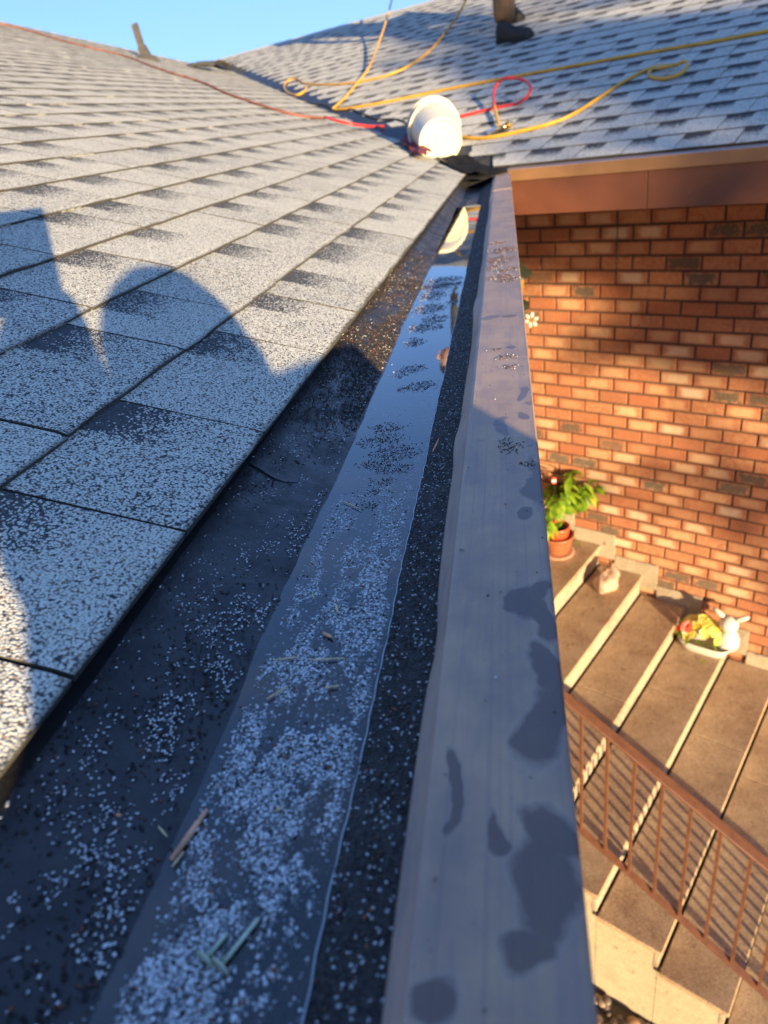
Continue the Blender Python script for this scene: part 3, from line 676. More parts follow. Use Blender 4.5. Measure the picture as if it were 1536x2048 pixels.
# 1. sunken pale granules on the channel floor
def f1(x, y):
    n = nzA(x * 75 + 3, y * 40 + 5); m = nzB(x * 130, y * 60)
    d = sm(0.455, 0.545, n * 0.75 + m * 0.25 + 0.03)
    edge = sm(-0.171, -0.158, x) * sm(-0.091, -0.098, x)
    return np.clip(d * 0.94 + 0.06, 0, 1) * edge * (0.02 + 0.98 * sm(0.62, 0.36, y + 0.1 * (nzC(x * 90, y * 9) - 0.5)))
x, y = pick(23000, f1, -0.172, -0.091, 0.02, 0.95)
granules('sunken_granules', np.stack([x, y, np.maximum(np.interp(x, px_, pz_) + 0.0008, WZ + 0.0003 - 0.006 * RS.rand(len(x)) ** 2.2)], 1), RS.uniform(0.0006, 0.00135, len(x)), palette(len(x), 0.88, 0.06, 0.02), M['granule'], gut,
         label='pale granules lying on the floor of the flooded gutter')
# 2. floating rafts
ISL = [(868, 590, 26, 10), (858, 618, 32, 9), (870, 640, 25, 10), (850, 655, 34, 8), (830, 685, 18, 8), (905, 605, 12, 5), (825, 738, 26, 7), (800, 750, 14, 5), (842, 772, 32, 9), (810, 779, 14, 5),
       (778, 855, 36, 9), (765, 880, 40, 14), (788, 905, 45, 16), (755, 928, 34, 10), (790, 938, 35, 10), (765, 965, 26, 8), (745, 985, 16, 6), (733, 1012, 26, 7), (835, 770, 20, 6), (880, 572, 40, 8), (890, 560, 35, 6)]
isl = []
for (a, b, ra, rb) in ISL:
    c = onz(a, b, WZ); u = onz(a + ra, b, WZ); v = onz(a, b + rb, WZ); isl.append((c[0], c[1], abs(u[0] - c[0]), abs(v[1] - c[1])))
def f2(x, y):
    m = np.full(x.shape, 9.0)
    for (a, b, ra, rb) in isl: m = np.minimum(m, np.sqrt(((x - a) / ra) ** 2 + ((y - b) / rb) ** 2))
    return sm(1.15, 0.75, m + (nzC(x * 400, y * 200) - 0.5) * 1.7) * 0.95 * (x > -0.173)
x, y = pick(7500, f2, -0.173, -0.092, 0.45, 1.62, False)
granules('floating_granules', np.stack([x, y, np.full(len(x), WZ + 0.0002)], 1), RS.uniform(0.00045, 0.00095, len(x)), palette(len(x), 0.14, 0.2, 0.02), M['granule'], gut, label='rafts of granules floating on the gutter water')
# 3. debris over the pan
def f3(x, y):
    band = sm(0.62, 0.85, y) * sm(1.9, 1.3, y); n = nzD(x * 60, y * 14); m = nzC(x * 170, y * 60)
    low = sm(-0.275, -0.200, x)
    sh = x - np.maximum(0, y - 1) * 0.0175
    return np.clip((0.10 + 0.9 * band) * sm(0.32, 0.62, n * 0.6 + m * 0.4 + 0.10 * band) * (0.30 + 0.7 * low) + 0.015, 0, 1) * (sh > -0.250)
x, y = pick(19000, f3, -0.250, -0.1755, 0.0, 3.2)
granules('pan_debris', np.stack([x, y, pan_z(x, y) + 0.0006], 1), RS.uniform(0.00045, 0.0013, len(x)), palette(len(x), 0.035, 0.22, 0.03) * 0.8, M['granule'], gut, label='dark grit and rusty specks strewn over the pan', sliver=0.45)
def f3b(x, y): return np.clip(sm(0.40, 0.62, nzA(x * 80 + 9, y * 40)) * sm(-0.262, -0.190, x) + 0.04, 0, 1) * sm(0.9, 0.4, y)
x, y = pick(2400, f3b, -0.250, -0.177, 0.0, 0.90)
granules('pale_pan_granules', np.stack([x, y, pan_z(x, y) + 0.0007], 1), RS.uniform(0.0005, 0.0012, len(x)), palette(len(x), 0.92, 0.04, 0.02), M['granule'], gut, label='loose pale granules scattered on the dark pan')
# 4. grit stuck on the side wall
spx = np.array([q[0] for q in sidep])[::-1]; spz = np.array([q[1] for q in sidep])[::-1]
x, y = pick(9000, lambda x, y: 0.25 + 0.75 * sm(0.4, 0.7, nzB(x * 200, y * 40)), -0.0888, -0.053, 0.02, 3.2)
granules('side_grit', np.stack([x, y, np.interp(x, spx, spz) + 0.0005], 1), RS.uniform(0.0004, 0.001, len(x)), palette(len(x), 0.12, 0.22, 0.02), M['granule_wet'], gut, label='black grit clinging to the gutter side wall')
# 5. small heaps and specks on the cap
HP = [(1022, 893, 26, 13), (1000, 885, 10, 6), (1010, 500, 30, 6), (1000, 520, 30, 8), (1015, 540, 30, 5), (1000, 555, 34, 5), (1020, 560, 25, 4), (985, 535, 20, 4), (1010, 715, 22, 5), (1020, 735, 20, 4), (990, 700, 16, 3), (1055, 930, 18, 8), (925, 1103, 7, 4), (985, 487, 25, 3)]
hp = []
for (a, b, ra, rb) in HP:
    c = onz(a, b, CAPZ); u = onz(a + ra, b, CAPZ); v = onz(a, b + rb, CAPZ); hp.append((c[0], c[1], abs(u[0] - c[0]), abs(v[1] - c[1])))
def f5(x, y):
    m = np.full(x.shape, 9.0)
    for (a, b, ra, rb) in hp: m = np.minimum(m, np.sqrt(((x - a) / ra) ** 2 + ((y - b) / rb) ** 2))
    return np.clip(sm(1.1, 0.6, m + (nzC(x * 500, y * 60) - 0.5) * 1.6) + 0.003, 0, 1)
x, y = pick(2600, f5, -0.046, 0.0155, 0.1, 2.3, False)
granules('cap_grit', np.stack([x, y, np.full(len(x), CAPZ + 0.0009)], 1), RS.uniform(0.00045, 0.0011, len(x)), palette(len(x), 0.10, 0.35, 0.12), M['granule'], gut, label='small heaps of grit left on the taupe cap')

# splinters, needles and two nails
def stick(name, p, q, z, w_, mat, label, cat, group=None, h=0.0012):
    a, b = onz(*p, z), onz(*q, z); d = b - a; side = vn(np.cross(d, [0, 0, 1])) * w_; up = np.array([0, 0, h])
    vs = []; fs = []; N_ = 6
    for i in range(N_ + 1):
        t = i / N_; c = a + d * t + np.array([0, 0, 0.0006]); ww = side * (0.35 + 0.65 * math.sin(math.pi * min(1, max(0, 0.12 + t * 0.8)))) * random.uniform(0.85, 1.1)
        vs += [c - ww, c + ww, c + ww * 0.7 + up, c - ww * 0.7 + up]
    for i in range(N_):
        for k in range(4): fs.append((i * 4 + k, i * 4 + (k + 1) % 4, i * 4 + 4 + (k + 1) % 4, i * 4 + 4 + k))
    fs += [(3, 2, 1, 0), tuple(N_ * 4 + k for k in range(4))]
    return tag(obj(name, vs, fs, mat), label, cat, group)
stick('wood_splinter', (343, 1722), (415, 1622), -0.2892, 0.0016, M['wood'], 'longest reddish wood splinter, lying along the left edge of the water', 'splinter')
stick('wood_splinter', (205, 1620), (243, 1635), -0.2825, 0.0019, M['wood'], 'short broken stub of wood lying alone on the dark pan', 'splinter')
stick('wood_splinter', (866, 905), (878, 880), -0.2885, 0.0009, M['wood'], 'thin reddish splinter leaning on the rim of the sky reflection', 'splinter')
stick('wood_splinter', (647, 1268), (665, 1277), -0.2892, 0.0012, M['wood'], 'small square wood chip near the dark hole in the pale granules', 'splinter')
stick('wood_splinter', (672, 1210), (676, 1228), -0.2892, 0.0009, M['straw'], 'tiny upright straw coloured chip floating above the granule field', 'splinter')
NLB = ['pale curved needle beside the small dark raft where open blue water begins', 'slanting dry needle just above the left middle of the granule field', 'long level needle near the right side of the granule field',
       'level needle left of the other level one in the granule field', 'short straw bit right of the slanting needle', 'short pale needle on the dark pan beside the wood stub', 'tiny straw bit right of the longest wood splinter',
       'tiny upright needle in the open water above the granule field', 'short needle touching the lower end of the longest splinter']
for i, (p, q) in enumerate([((685, 1003), (722, 1020)), ((534, 1400), (575, 1375)), ((620, 1322), (690, 1318)), ((548, 1322), (600, 1315)), ((650, 1377), (680, 1373)), ((318, 1655), (335, 1675)), ((550, 1625), (568, 1615)),
                            ((625, 1185), (628, 1200)), ((345, 1735), (368, 1705))]):
    stick('dry_needle', p, q, -0.2892 if i != 5 else -0.284, 0.00055, M['straw'], NLB[i], 'needle', 'dry needles scattered in the gutter', 0.0006)
def nail(p, q, label):
    a, b = onz(*p, -0.2885), onz(*q, -0.2885); t = thing('roofing_nail', a, label, 'nail'); d = vn(b - a)
    MB().tube([a, a + (b - a) * 0.92, b], [0.0010, 0.0010, 0.0002], 8).build('shank', M['nail'], t, smooth=True)
    MB().lathe(a - d * 0.0012, d, [(0, 0.0046), (0.0004, 0.0050), (0.0009, 0.0046)], 16).build('head', M['nail'], t)
nail((443, 1930), (520, 1833), 'longer pale galvanised nail lying in the water, right of its pair')
nail((413, 1916), (455, 1865), 'shorter half sunken nail lying left of the longer one')

# ------------------------------------------------------------------ eaves, walls
T0 = -1.700
fas = thing('fascia', NTZ(NE, -0.6, -0.435), 'brown fascia board with tan drip edge under the far wing eave', 'fascia')
def NB(n0, n1_, t0, t1, z0, z1): return MB().box(NTZ(n0, t0, z0), NW * (n1_ - n0), T * (t1 - t0), np.array([0, 0, z1 - z0]))
bevel(NB(NE, NE + 0.004, T0, 2.2, -0.296, -0.2505).build('drip_edge', M['tan_trim'], fas), 0.001)
# taupe top flange widening to the right
tv = [NTZ(NE - 0.001, T0 - 0.02, -0.2500), NTZ(NE - 0.001, 2.2, -0.2500), NTZ(NE + 0.13, 2.2, -0.2440), NTZ(NE + 0.13, T0 - 0.02, -0.2440)]
quad('top_flange', tv, M['pink_trim'], fas, 0.002)
seams = [-1.09, -0.02, 1.1, 2.2]; a = T0
for b in seams:
    bevel(NB(NE + 0.012, NE + 0.022, a + 0.0015, b - 0.0015, -0.436, -0.285).build('fascia_panel', M['brown_panel'], fas), 0.0015); a = b
NB(NE + 0.02, NE + 0.04, T0, 2.2, -0.43, -0.26).build('backing_board', M['black'], fas)
WN = 4.10
soff = thing('soffit', NTZ(3.5, -0.5, -0.43), 'brown soffit boards under the far wing eave above the brick wall', 'soffit')
NB(NE + 0.024, WN + 0.1, -3.0, 2.2, -0.426, -0.418).build('soffit_sheet', M['brown_panel'], soff)
# brick wall
BR_L, BR_H, JT = 0.191, 0.0825, 0.011
wall = thing('brick_wall', NTZ(WN, -1, -4.2), 'orange red brick wall of the far wing behind the stone stairs', 'wall')
NB(WN + 0.010, WN + 0.10, -3.2, 2.2, -4.2, -0.426).build('mortar_bed', M['mortar'], wall)
rnd = random.Random(5); bricks = []
row = 0; z = -0.435
while z > -4.2:
    t = -3.2 + (BR_L / 2 if row % 2 else 0) - BR_L
    while t < 2.1:
        c = NTZ(WN, t + BR_L / 2, z - BR_H / 2); cc = RW.T @ c; pxx = 768 + FPX * cc[0] / cc[2]; pyy = 1024 + FPX * cc[1] / cc[2]
        capx = 1195 - (2048 - pyy) * 0.1025
        vis = (capx - 40 < pxx < 1600) and (380 < pyy < 2100) and not (pyy > 1110 + (pxx - 1230) * 0.62 + 60)
        bricks.append((np.linalg.norm(c) if vis else 99 + abs(t), t, z)); t += BR_L
    z -= BR_H; row += 1
bricks.sort(); VV, FF, AA, UU = [], [], [], []
def brick_geo(t, z):
    j = lambda s: rnd.uniform(-s, s)
    t0, t1, z0, z1 = t + JT / 2 + j(.0012), t + BR_L - JT / 2 + j(.0012), z - BR_H + JT / 2 + j(.001), z - JT / 2 + j(.001); n = WN - 0.002 + j(.0018); e = 0.003
    vs = [NTZ(WN + .012, t0, z0), NTZ(WN + .012, t1, z0), NTZ(WN + .012, t1, z1), NTZ(WN + .012, t0, z1),
          NTZ(n + e, t0, z0), NTZ(n + e, t1, z0), NTZ(n + e, t1, z1), NTZ(n + e, t0, z1),
          NTZ(n + j(.001), t0 + e, z0 + e), NTZ(n + j(.001), t1 - e, z0 + e), NTZ(n, t1 - e, z1 - e), NTZ(n, t0 + e, z1 - e)]
    fs = [(0, 1, 5, 4), (1, 2, 6, 5), (2, 3, 7, 6), (3, 0, 4, 7), (4, 5, 9, 8), (5, 6, 10, 9), (6, 7, 11, 10), (7, 4, 8, 11), (8, 9, 10, 11)]
    uv = [((0, 0, 0), (1, 0, 0), (1, 1, 0), (0, 1, 0))[k % 4] for k in range(12)]
    r = (rnd.random(), rnd.random(), rnd.random()); return vs, fs, [r] * 12, uv
for i, (d_, t, z) in enumerate(bricks):
    vs, fs, at, uv = brick_geo(t, z)
    if i < 299: obj('brick', vs, fs, M['brick'], wall, attrs={'bk': at, 'buv': uv})
    else:
        b = len(VV); VV += vs; FF += [tuple(b + k for k in f) for f in fs]; AA += at; UU += uv
o = obj('brick_field', VV, FF, M['brick'], wall, attrs={'bk': AA, 'buv': UU}); o['kind'] = 'stuff'
# near wing wall and eave face under the gutter
nw = thing('house_wall', (-0.6, 0.5, -4.2), 'brick wall of the near wing below the gutter', 'wall')
MB().box((-0.75, -3.0, -4.2), (0.2, 0, 0), (0, 7.3, 0), (0, 0, 3.75)).build('wall_face', M['brown_panel'], nw)
ef = thing('fascia', (0.0, 1.0, -0.45), 'brown fascia board below the taupe gutter cap', 'fascia')
MB().box((0.006, Y0, -0.45), (0.008, 0, 0), (0, Y1 - Y0 + 0.02, 0), (0, 0, 0.17)).build('fascia_panel', M['brown_panel'], ef)
MB().box((-0.75, Y0, -0.455), (0.77, 0, 0), (0, Y1 - Y0, 0), (0, 0, 0.006)).build('soffit_sheet', M['brown_panel'], ef)

# ------------------------------------------------------------------ stairs
RUN, RISE = 0.307, 0.165
st = thing('stone_stairs', NTZ(3.0, -0.6, -4.2), 'speckled brown granite stairs with pale risers descending along the brick wall', 'stairs')
NOUT = 1.94; NIN = WN - 0.018
random.seed(4)
for k in range(-4, 8):
    tn = -1.42 + RUN * k; zt = -3.0 - RISE * k
    if zt < -4.2: break
    back = tn - RUN - 0.004 if k > -4 else tn - 1.4
    m0 = 2.95 + random.uniform(-.2, .5)
    for (na, nb) in ((NOUT, m0 - 0.0015), (m0 + 0.0015, NIN)):
        mb = MB().box(NTZ(na, back, zt - 0.032), NW * (nb - na), T * (tn - back), np.array([0, 0, 0.032])); bevel(mb.build('tread', M['tread'], st), 0.004, 2)
    bevel(MB().box(NTZ(NOUT + 0.02, tn - 0.040, zt - RISE), NW * (NIN - NOUT - 0.02), T * 0.022, np.array([0, 0, RISE - 0.032])).build('riser', M['riser'], st), 0.002)
    # side cladding under each tread
    z0 = -4.2
    MB().box(NTZ(NOUT + 0.022, tn - RUN - 0.018, z0), NW * 0.03, T * (RUN - 0.003), np.array([0, 0, zt - 0.032 - z0])).build('side_panel', M['side'], st)
    # stepped skirting on the brick wall
    skt = tn + 0.10
    bevel(MB().box(NTZ(WN - 0.018, skt - RUN + 0.002, zt - 0.10), NW * 0.014, T * (RUN - 0.004), np.array([0, 0, 0.10 + 0.105])).build('skirting', M['riser'], st), 0.002)
for k in range(-3, 8):
    tn = -1.42 + RUN * k; zt = -3.0 - RISE * k
    if zt < -4.1: break
    MB().box(NTZ(NOUT + 0.06, tn - RUN - 0.04, -4.2), NW * (NIN - NOUT - 0.07), T * (RUN - 0.006), np.array([0, 0, zt - 0.034 + 4.2])).build('core', M['mortar'], st)

# railing
RN = 2.05; sl_ = -0.389 / 0.70
rl = thing('stair_railing', NTZ(RN, -0.6, -3.9), 'brown painted steel railing with slim balusters on the open side of the stairs', 'railing')
zb = lambda t: -3.059 + (t + 0.944) * sl_
zt_ = lambda t: -2.30 + (t + 0.944) * sl_
def slant(n0, n1_, t0, t1, f, h): return MB().box(NTZ(n0, t0, f(t0)), NW * (n1_ - n0), NTZ(0, t1 - t0, f(t1) - f(t0)), np.array([0, 0, h]))
TA, TB = -1.95, 1.15
bevel(slant(RN - 0.026, RN + 0.026, TA, TB, lambda t: zt_(t) + 0.012, 0.016).build('top_rail', M['rail'], rl), 0.005, 3)
bevel(slant(RN - 0.010, RN + 0.010, TA, TB, zt_, 0.012).build('rail_channel', M['rail'], rl), 0.001)
bevel(slant(RN - 0.018, RN + 0.018, TA, TB, lambda t: zb(t) - 0.012, 0.012).build('bottom_rail', M['rail'], rl), 0.001)
t = -0.944 - 0.1185 * 8; b0 = None
while t < TB:
    if b0 is None:
        b0 = MB().box(NTZ(RN - 0.0055, t - 0.0055, zb(t)), NW * 0.013, T * 0.013, np.array([0, 0, zt_(t) - zb(t) + 0.004])).build('baluster', M['rail'], rl); oo = np.array(b0.location); tt0 = t
    else:
        c = b0.copy(); C.objects.link(c); c.parent = rl; d_ = T * (t - tt0); c.location = Vector((oo[0] + d_[0], oo[1] + d_[1], oo[2] + zb(t) - zb(tt0)))
    t += 0.1185
for t in (-1.90, 1.10):
    zz = -3.0 - RISE * math.ceil((t + 1.42) / RUN)
    bevel(MB().box(NTZ(RN - 0.018, t - 0.018, zz), NW * 0.036, T * 0.036, np.array([0, 0, zt_(t) - zz + 0.01])).build('post', M['rail'], rl), 0.002)

# river pebbles at the foot of the stair side
pm = Mat('river_pebble', 0.5, 0.45); pc = pm.attr('gcol'); at_ = pm.t.nodes.new('ShaderNodeAttribute'); at_.attribute_name = 'gcol'; pm.L(at_.outputs['Vector'], pm.b.inputs['Base Color'])
def pebbles():
    n = 2600; P = []; 
    u = RS.uniform(0.7, 1.93, n); tt = RS.uniform(-1.8, 0.6, n)
    import bmesh
    bm = bmesh.new(); bmesh.ops.create_icosphere(bm, subdivisions=2, radius=1); V0 = np.array([v.co[:] for v in bm.verts]); F0 = np.array([[v.index for v in f.verts] for f in bm.faces]); bm.free()
    k = len(V0); sz = RS.uniform(0.012, 0.034, n); 
    a = RS.uniform(0, 6.28, n); S = np.stack([sz * RS.uniform(.9, 1.5, n), sz, sz * RS.uniform(.5, .8, n)], 1)
    B = V0[None] * S[:, None]; ca, sa = np.cos(a)[:, None], np.sin(a)[:, None]
    B = np.stack([B[..., 0] * ca - B[..., 1] * sa, B[..., 0] * sa + B[..., 1] * ca, B[..., 2]], -1)
    Cn = NW[None] * u[:, None] + T[None] * tt[:, None]; Cn[:, 2] = -4.2 + RS.uniform(0.0, 0.035, n)
    col = np.array([(0.30, 0.22, 0.15), (0.14, 0.10, 0.08), (0.42, 0.33, 0.22), (0.06, 0.05, 0.045), (0.26, 0.15, 0.08)])[RS.randint(0, 5, n)] * RS.uniform(.7, 1.2, (n, 1))
    o = fast_obj('pebbles', (Cn[:, None] + B).reshape(-1, 3), (F0[None] + (np.arange(n) * k)[:, None, None]).reshape(-1, 3), pm.m, attrs={'gcol': np.repeat(col, k, 0)}, smooth=True)
    tag(o, 'rounded brown river pebbles on the ground below the stair side', kind='stuff')
pebbles()

# ------------------------------------------------------------------ things on the stairs
def leafmesh(mb, base, dirv, length, width, droop=0.3, nseg=4, fold=0.25):
    base = np.array(base, float); d = vn(dirv); s = vn(np.cross(d, [0.01, 0, 1])); rows = []
    p = base.copy(); dd = d.copy(); up = np.cross(s, dd)
    for i in range(nseg + 1):
        t = i / nseg; w_ = width * math.sin(math.pi * min(1, (t * 0.93 + 0.07)) ** 0.8) * 0.5
        if i == nseg: w_ = 0.0005
        rows += [p - s * w_ + up * w_ * fold, p.copy(), p + s * w_ + up * w_ * fold]
        dd = vn(dd + np.array([0, 0, -droop / nseg])); up = np.cross(s, dd); p = p + dd * length / nseg
    fs = []
    for i in range(nseg):
        for k in range(2): fs.append((i * 3 + k, i * 3 + k + 1, i * 3 + k + 4, i * 3 + k + 3))
    mb.add(rows, fs)
pb = onz(1108, 1090, -2.835); pb = NTZ(3.86, -1.95, -2.835)
pot = thing('flower_pot', pb, 'terracotta pot of bright green leafy pepper plant on an upper stair by the wall', 'potted plant')
MB().lathe(pb, (0, 0, 1), [(0, 0.095), (0.012, 0.112), (0.018, 0.112), (0.016, 0.098)], 40).build('saucer', M['terracotta_pale'], pot, smooth=True)
MB().lathe(pb + [0, 0, .014], (0, 0, 1), [(0, 0.070), (0.02, 0.078), (0.10, 0.100), (0.118, 0.104), (0.122, 0.112), (0.140, 0.114), (0.146, 0.110), (0.144, 0.101), (0.12, 0.098)], 40).build('pot', M['terracotta'], pot, smooth=True)
MB().lathe(pb + [0, 0, .10], (0, 0, 1), [(0, 0.04), (0.03, 0.070), (0.11, 0.080), (0.125, 0.084), (0.128, 0.078), (0.11, 0.074)], 36).build('inner_pot', M['redpot'], pot, smooth=True)
MB().lathe(pb + [0, 0, .205], (0, 0, 1), [(0, 0.074), (0.006, 0.06), (0.008, 0.01)], 24).build('compost', M['soil'], pot)
rnd = random.Random(12); top = pb + np.array([0, 0, 0.21]); stems = []
for i in range(9):
    a = i * 2.4 + rnd.uniform(-.3, .3); r = rnd.uniform(0.08, 0.28); h = rnd.uniform(0.12, 0.46)
    tip = top + np.array([math.cos(a) * r, math.sin(a) * r, h]); mid = top + (tip - top) * 0.5 + np.array([0, 0, 0.05])
    pts = spline([top + np.array([math.cos(a), math.sin(a), 0]) * 0.012, mid, tip], 5); MB().tube(pts, 0.0028, 6).build('stem', M['leaf'], pot); stems.append((pts, a))
for i in range(210):
    pts, a = stems[i % 9]; p = pts[min(len(pts) - 1, int(rnd.uniform(0.35, 1.0) * len(pts)))]; aa = a + rnd.uniform(-1.7, 1.7); e = rnd.uniform(-0.5, 0.5)
    mb = MB(); leafmesh(mb, p, (math.cos(aa) * math.cos(e), math.sin(aa) * math.cos(e), math.sin(e)), rnd.uniform(0.07, 0.13), rnd.uniform(0.040, 0.070), rnd.uniform(0.6, 1.6))
    mb.build('leaf', M['leaf_yellow'] if rnd.random() < 0.12 else M['leaf'], pot, smooth=True)
# small red, white and blue tag stuck in the plant
tgp = onN(1108, 962, 3.72); tg = thing('plant_tag', tgp, 'small red white and blue plastic tag among the pepper leaves', 'tag')
m_b = m_simple('tag_blue', (0.15, 0.35, 0.60), 0.4); m_r = m_simple('tag_red', (0.70, 0.06, 0.03), 0.4); m_w = M['white_glaze']
for i, (m_, h0, h1) in enumerate(((m_r, 0.028, 0.042), (m_w, 0.014, 0.0278), (m_b, 0.010, 0.0138), (m_r, 0.0, 0.0098))):
    MB().box(tgp + [-0.013, 0, h0 - 0.02], (0.026, 0.004, 0), (0, 0.0015, 0), (0, 0, h1 - h0)).build('stripe', m_, tg)
MB().tube([tgp + [0, 0.003, -0.02], (tgp + top) / 2 + [0, 0, .03], top], 0.002, 5).build('stake', M['green_dark'], tg)

# rock with a split, tilted top
def blob(name, mat, center, rad3, seed, amp, freq=2.0, sub=3, parent=None, fn=None):
    import bmesh
    from mathutils import noise as mn
    bm = bmesh.new(); bmesh.ops.create_icosphere(bm, subdivisions=sub, radius=1)
    vs = []; 
    for v in bm.verts:
        p = np.array(v.co[:]); d = 1 + amp * mn.noise(Vector(p * freq + seed)) + amp * 0.4 * mn.noise(Vector(p * freq * 2.7 + seed))
        p = p * d * np.array(rad3)
        if fn: p = fn(p)
        vs.append(np.array(center) + p)
    fs = [[v.index for v in f.verts] for f in bm.faces]; bm.free()
    return obj(name, vs, fs, mat, parent, smooth=True)
rc = NTZ(3.87, -1.60, -3.0)
def rockfn(p):
    # a face cut away on the wall side, peak to one corner
    c = vn(T * -0.75 + NW * 0.25 + np.array([0, 0, 0.55])); d = p @ c
    if d > 0.035: p = p - c * (d - 0.035) * 1.25
    p = p + np.array([0, 0, 1]) * max(0, (p @ NW)) * 0.55
    p[2] = max(p[2], -0.055); return p
M['rock'] = m_stone('pink_granite', (0.50, 0.32, 0.24), (0.44, 0.27, 0.20), (0.55, 0.38, 0.28), 0.12)
tag(blob('boulder', M['rock'], rc + [0, 0, .055], (0.085, 0.14, 0.10), 3.1, 0.5, 1.6, 3, fn=rockfn), 'pinkish granite rock with a split face sitting at the end of a stair', 'rock')

# bunny planter with flowers
bc = NTZ(3.92, -0.93, -3.33)
pl = thing('bunny_planter', bc, 'white ceramic rabbit planter filled with yellow and pink flowers on a stair', 'planter')
mb = MB(); vs = []; fs = []; nb = 32
for (h, k) in ((0, 0.80), (0.01, 0.84), (0.055, 0.97), (0.070, 1.0), (0.072, 0.95), (0.05, 0.92)):
    for i in range(nb):
        a = 2 * math.pi * i / nb; sx = math.copysign(abs(math.cos(a)) ** 0.55, math.cos(a)) * 0.165 * k; sy = math.copysign(abs(math.sin(a)) ** 0.55, math.sin(a)) * 0.095 * k
        vs.append(bc + T * sx + NW * sy + np.array([0, 0, h]))
for r in range(5):
    for i in range(nb): fs.append((r * nb + i, r * nb + (i + 1) % nb, (r + 1) * nb + (i + 1) % nb, (r + 1) * nb + i))
fs += [tuple(range(nb))[::-1], tuple(5 * nb + i for i in range(nb))]
mb.add(vs, fs); mb.build('tray', M['white_glaze'], pl, smooth=True)
rb = bc + T * 0.125 + NW * 0.035 + np.array([0, 0, 0.03])
bod = MB().lathe(rb, (0, 0, 1), [(0.0, 0.055), (0.03, 0.072), (0.08, 0.072), (0.12, 0.056), (0.15, 0.036), (0.165, 0.012)], 24).build('rabbit_body', M['white_glaze'], pl, smooth=True)
hd = rb + T * 0.0 - NW * 0.015 + np.array([0, 0, 0.205])
blob('rabbit_head', M['white_glaze'], hd, (0.058, 0.062, 0.058), 9.0, 0.04, 1.0, 3, pl)
for s in (-1, 1):
    e0 = hd + T * 0.025 * s + np.array([0, 0, 0.035]); e1_ = e0 + T * 0.085 * s + np.array([0, 0, 0.045]) + NW * 0.02
    MB().tube([e0, e0 * 0.6 + e1_ * 0.4, e0 * 0.25 + e1_ * 0.75, e1_], [0.012, 0.019, 0.017, 0.004], 10).build('rabbit_ear', M['white_glaze'], pl, smooth=True)
    ey = hd - NW * 0.050 + T * 0.022 * s + np.array([0, 0, 0.012]); blob('rabbit_eye', M['black'], ey, (0.005, 0.005, 0.005), 0, 0, 1, 1, pl)
MB().lathe(hd - NW * 0.056, -NW, [(0, 0.006), (0.004, 0.004)], 10).build('rabbit_nose', M['petal_pink'], pl)
def flower(c, nrm, r, mat, npet, name='blossom', cup=0.35, core=None):
    nrm = vn(nrm); u = vn(np.cross(nrm, [0.2, 0.1, 1])); w_ = np.cross(nrm, u); mb = MB()
    for k in range(npet):
        a = 2 * math.pi * k / npet; d = math.cos(a) * u + math.sin(a) * w_; s = -math.sin(a) * u + math.cos(a) * w_; ww = r * min(0.42, 2.6 / npet)
        vs = [c, c + d * r * .5 - s * ww + nrm * r * cup * .6, c + d * r * .5 + s * ww + nrm * r * cup * .6, c + d * r * .95 - s * ww * .6 + nrm * r * cup, c + d * r * .95 + s * ww * .6 + nrm * r * cup, c + d * r * .55 + nrm * r * cup * .3]
        mb.add(vs, [(0, 1, 5), (0, 5, 2), (1, 3, 5), (5, 4, 2), (5, 3, 4)])
    f = mb.build(name, mat, pl, smooth=False)
    if core: MB().lathe(c, nrm, [(0, r * .2), (r * .3, r * .22), (r * .36, r * .1)], 8).build('flower_centre', core, f if False else pl)
rnd = random.Random(8); core = m_simple('flower_core', (0.75, 0.42, 0.03), 0.6)
dome = bc - T * 0.035 + np.array([0, 0, 0.075])
for i in range(100):
    a = rnd.uniform(0, 6.28); q = math.sqrt(rnd.random()); c = dome + T * math.cos(a) * q * 0.145 + NW * math.sin(a) * q * 0.095 + np.array([0, 0, 0.03 + 0.13 * (1 - q * q)])
    if (c - bc) @ T < -0.02 and (c - bc) @ NW < 0.01 and i % 2: continue
    flower(c, (c - dome) + np.array([0, 0, .06]) - NW * 0.05, rnd.uniform(0.022, 0.032), M['petal_yellow'], 6, core=core)
pk = dome - T * 0.070 - NW * 0.060 + np.array([0, 0, 0.10])
for k in range(4): flower(pk + np.array([0, 0, 0.004 * k]), np.array([0, 0, 1]) - NW * 0.7, 0.046 - 0.009 * k, M['petal_pink'], 14 - k * 2, 'pink_blossom', 0.25 + 0.25 * k)
rk = dome - T * 0.115 - NW * 0.045 + np.array([0, 0, 0.065])
for k in range(3): flower(rk + np.array([0, 0, 0.004 * k]), np.array([0, 0, 1]) - NW * 0.7 - T * .4, 0.030 - 0.008 * k, M['petal_red'], 11, 'red_blossom', 0.3 + 0.25 * k)
for i in range(34):
    a = rnd.uniform(0, 6.28); c = dome + T * math.cos(a) * 0.12 + NW * math.sin(a) * 0.08 + np.array([0, 0, rnd.uniform(0, .05)]); mb = MB()
    leafmesh(mb, c, (T * math.cos(a) + NW * math.sin(a)) + np.array([0, 0, rnd.uniform(.1, .8)]), 0.05, 0.022, 0.8); mb.build('leaf', M['leaf'], pl, smooth=True)
# fallen leaves on the treads
for i, (x, y, z) in enumerate([(1400, 1320, -3.33), (1153, 1085, -2.835)]):
    p = onz(x, y, z + 0.006); mb = MB(); leafmesh(mb, p, (0.6, -0.8, 0.05), 0.05, 0.028, 0.05)
    tag(mb.build('fallen_leaf', M['leaf_yellow'], None, smooth=True), ['yellow green leaf fallen on the stair in front of the rabbit planter', 'pale leaf fallen on the stair beside the terracotta pot'][i], 'leaf')

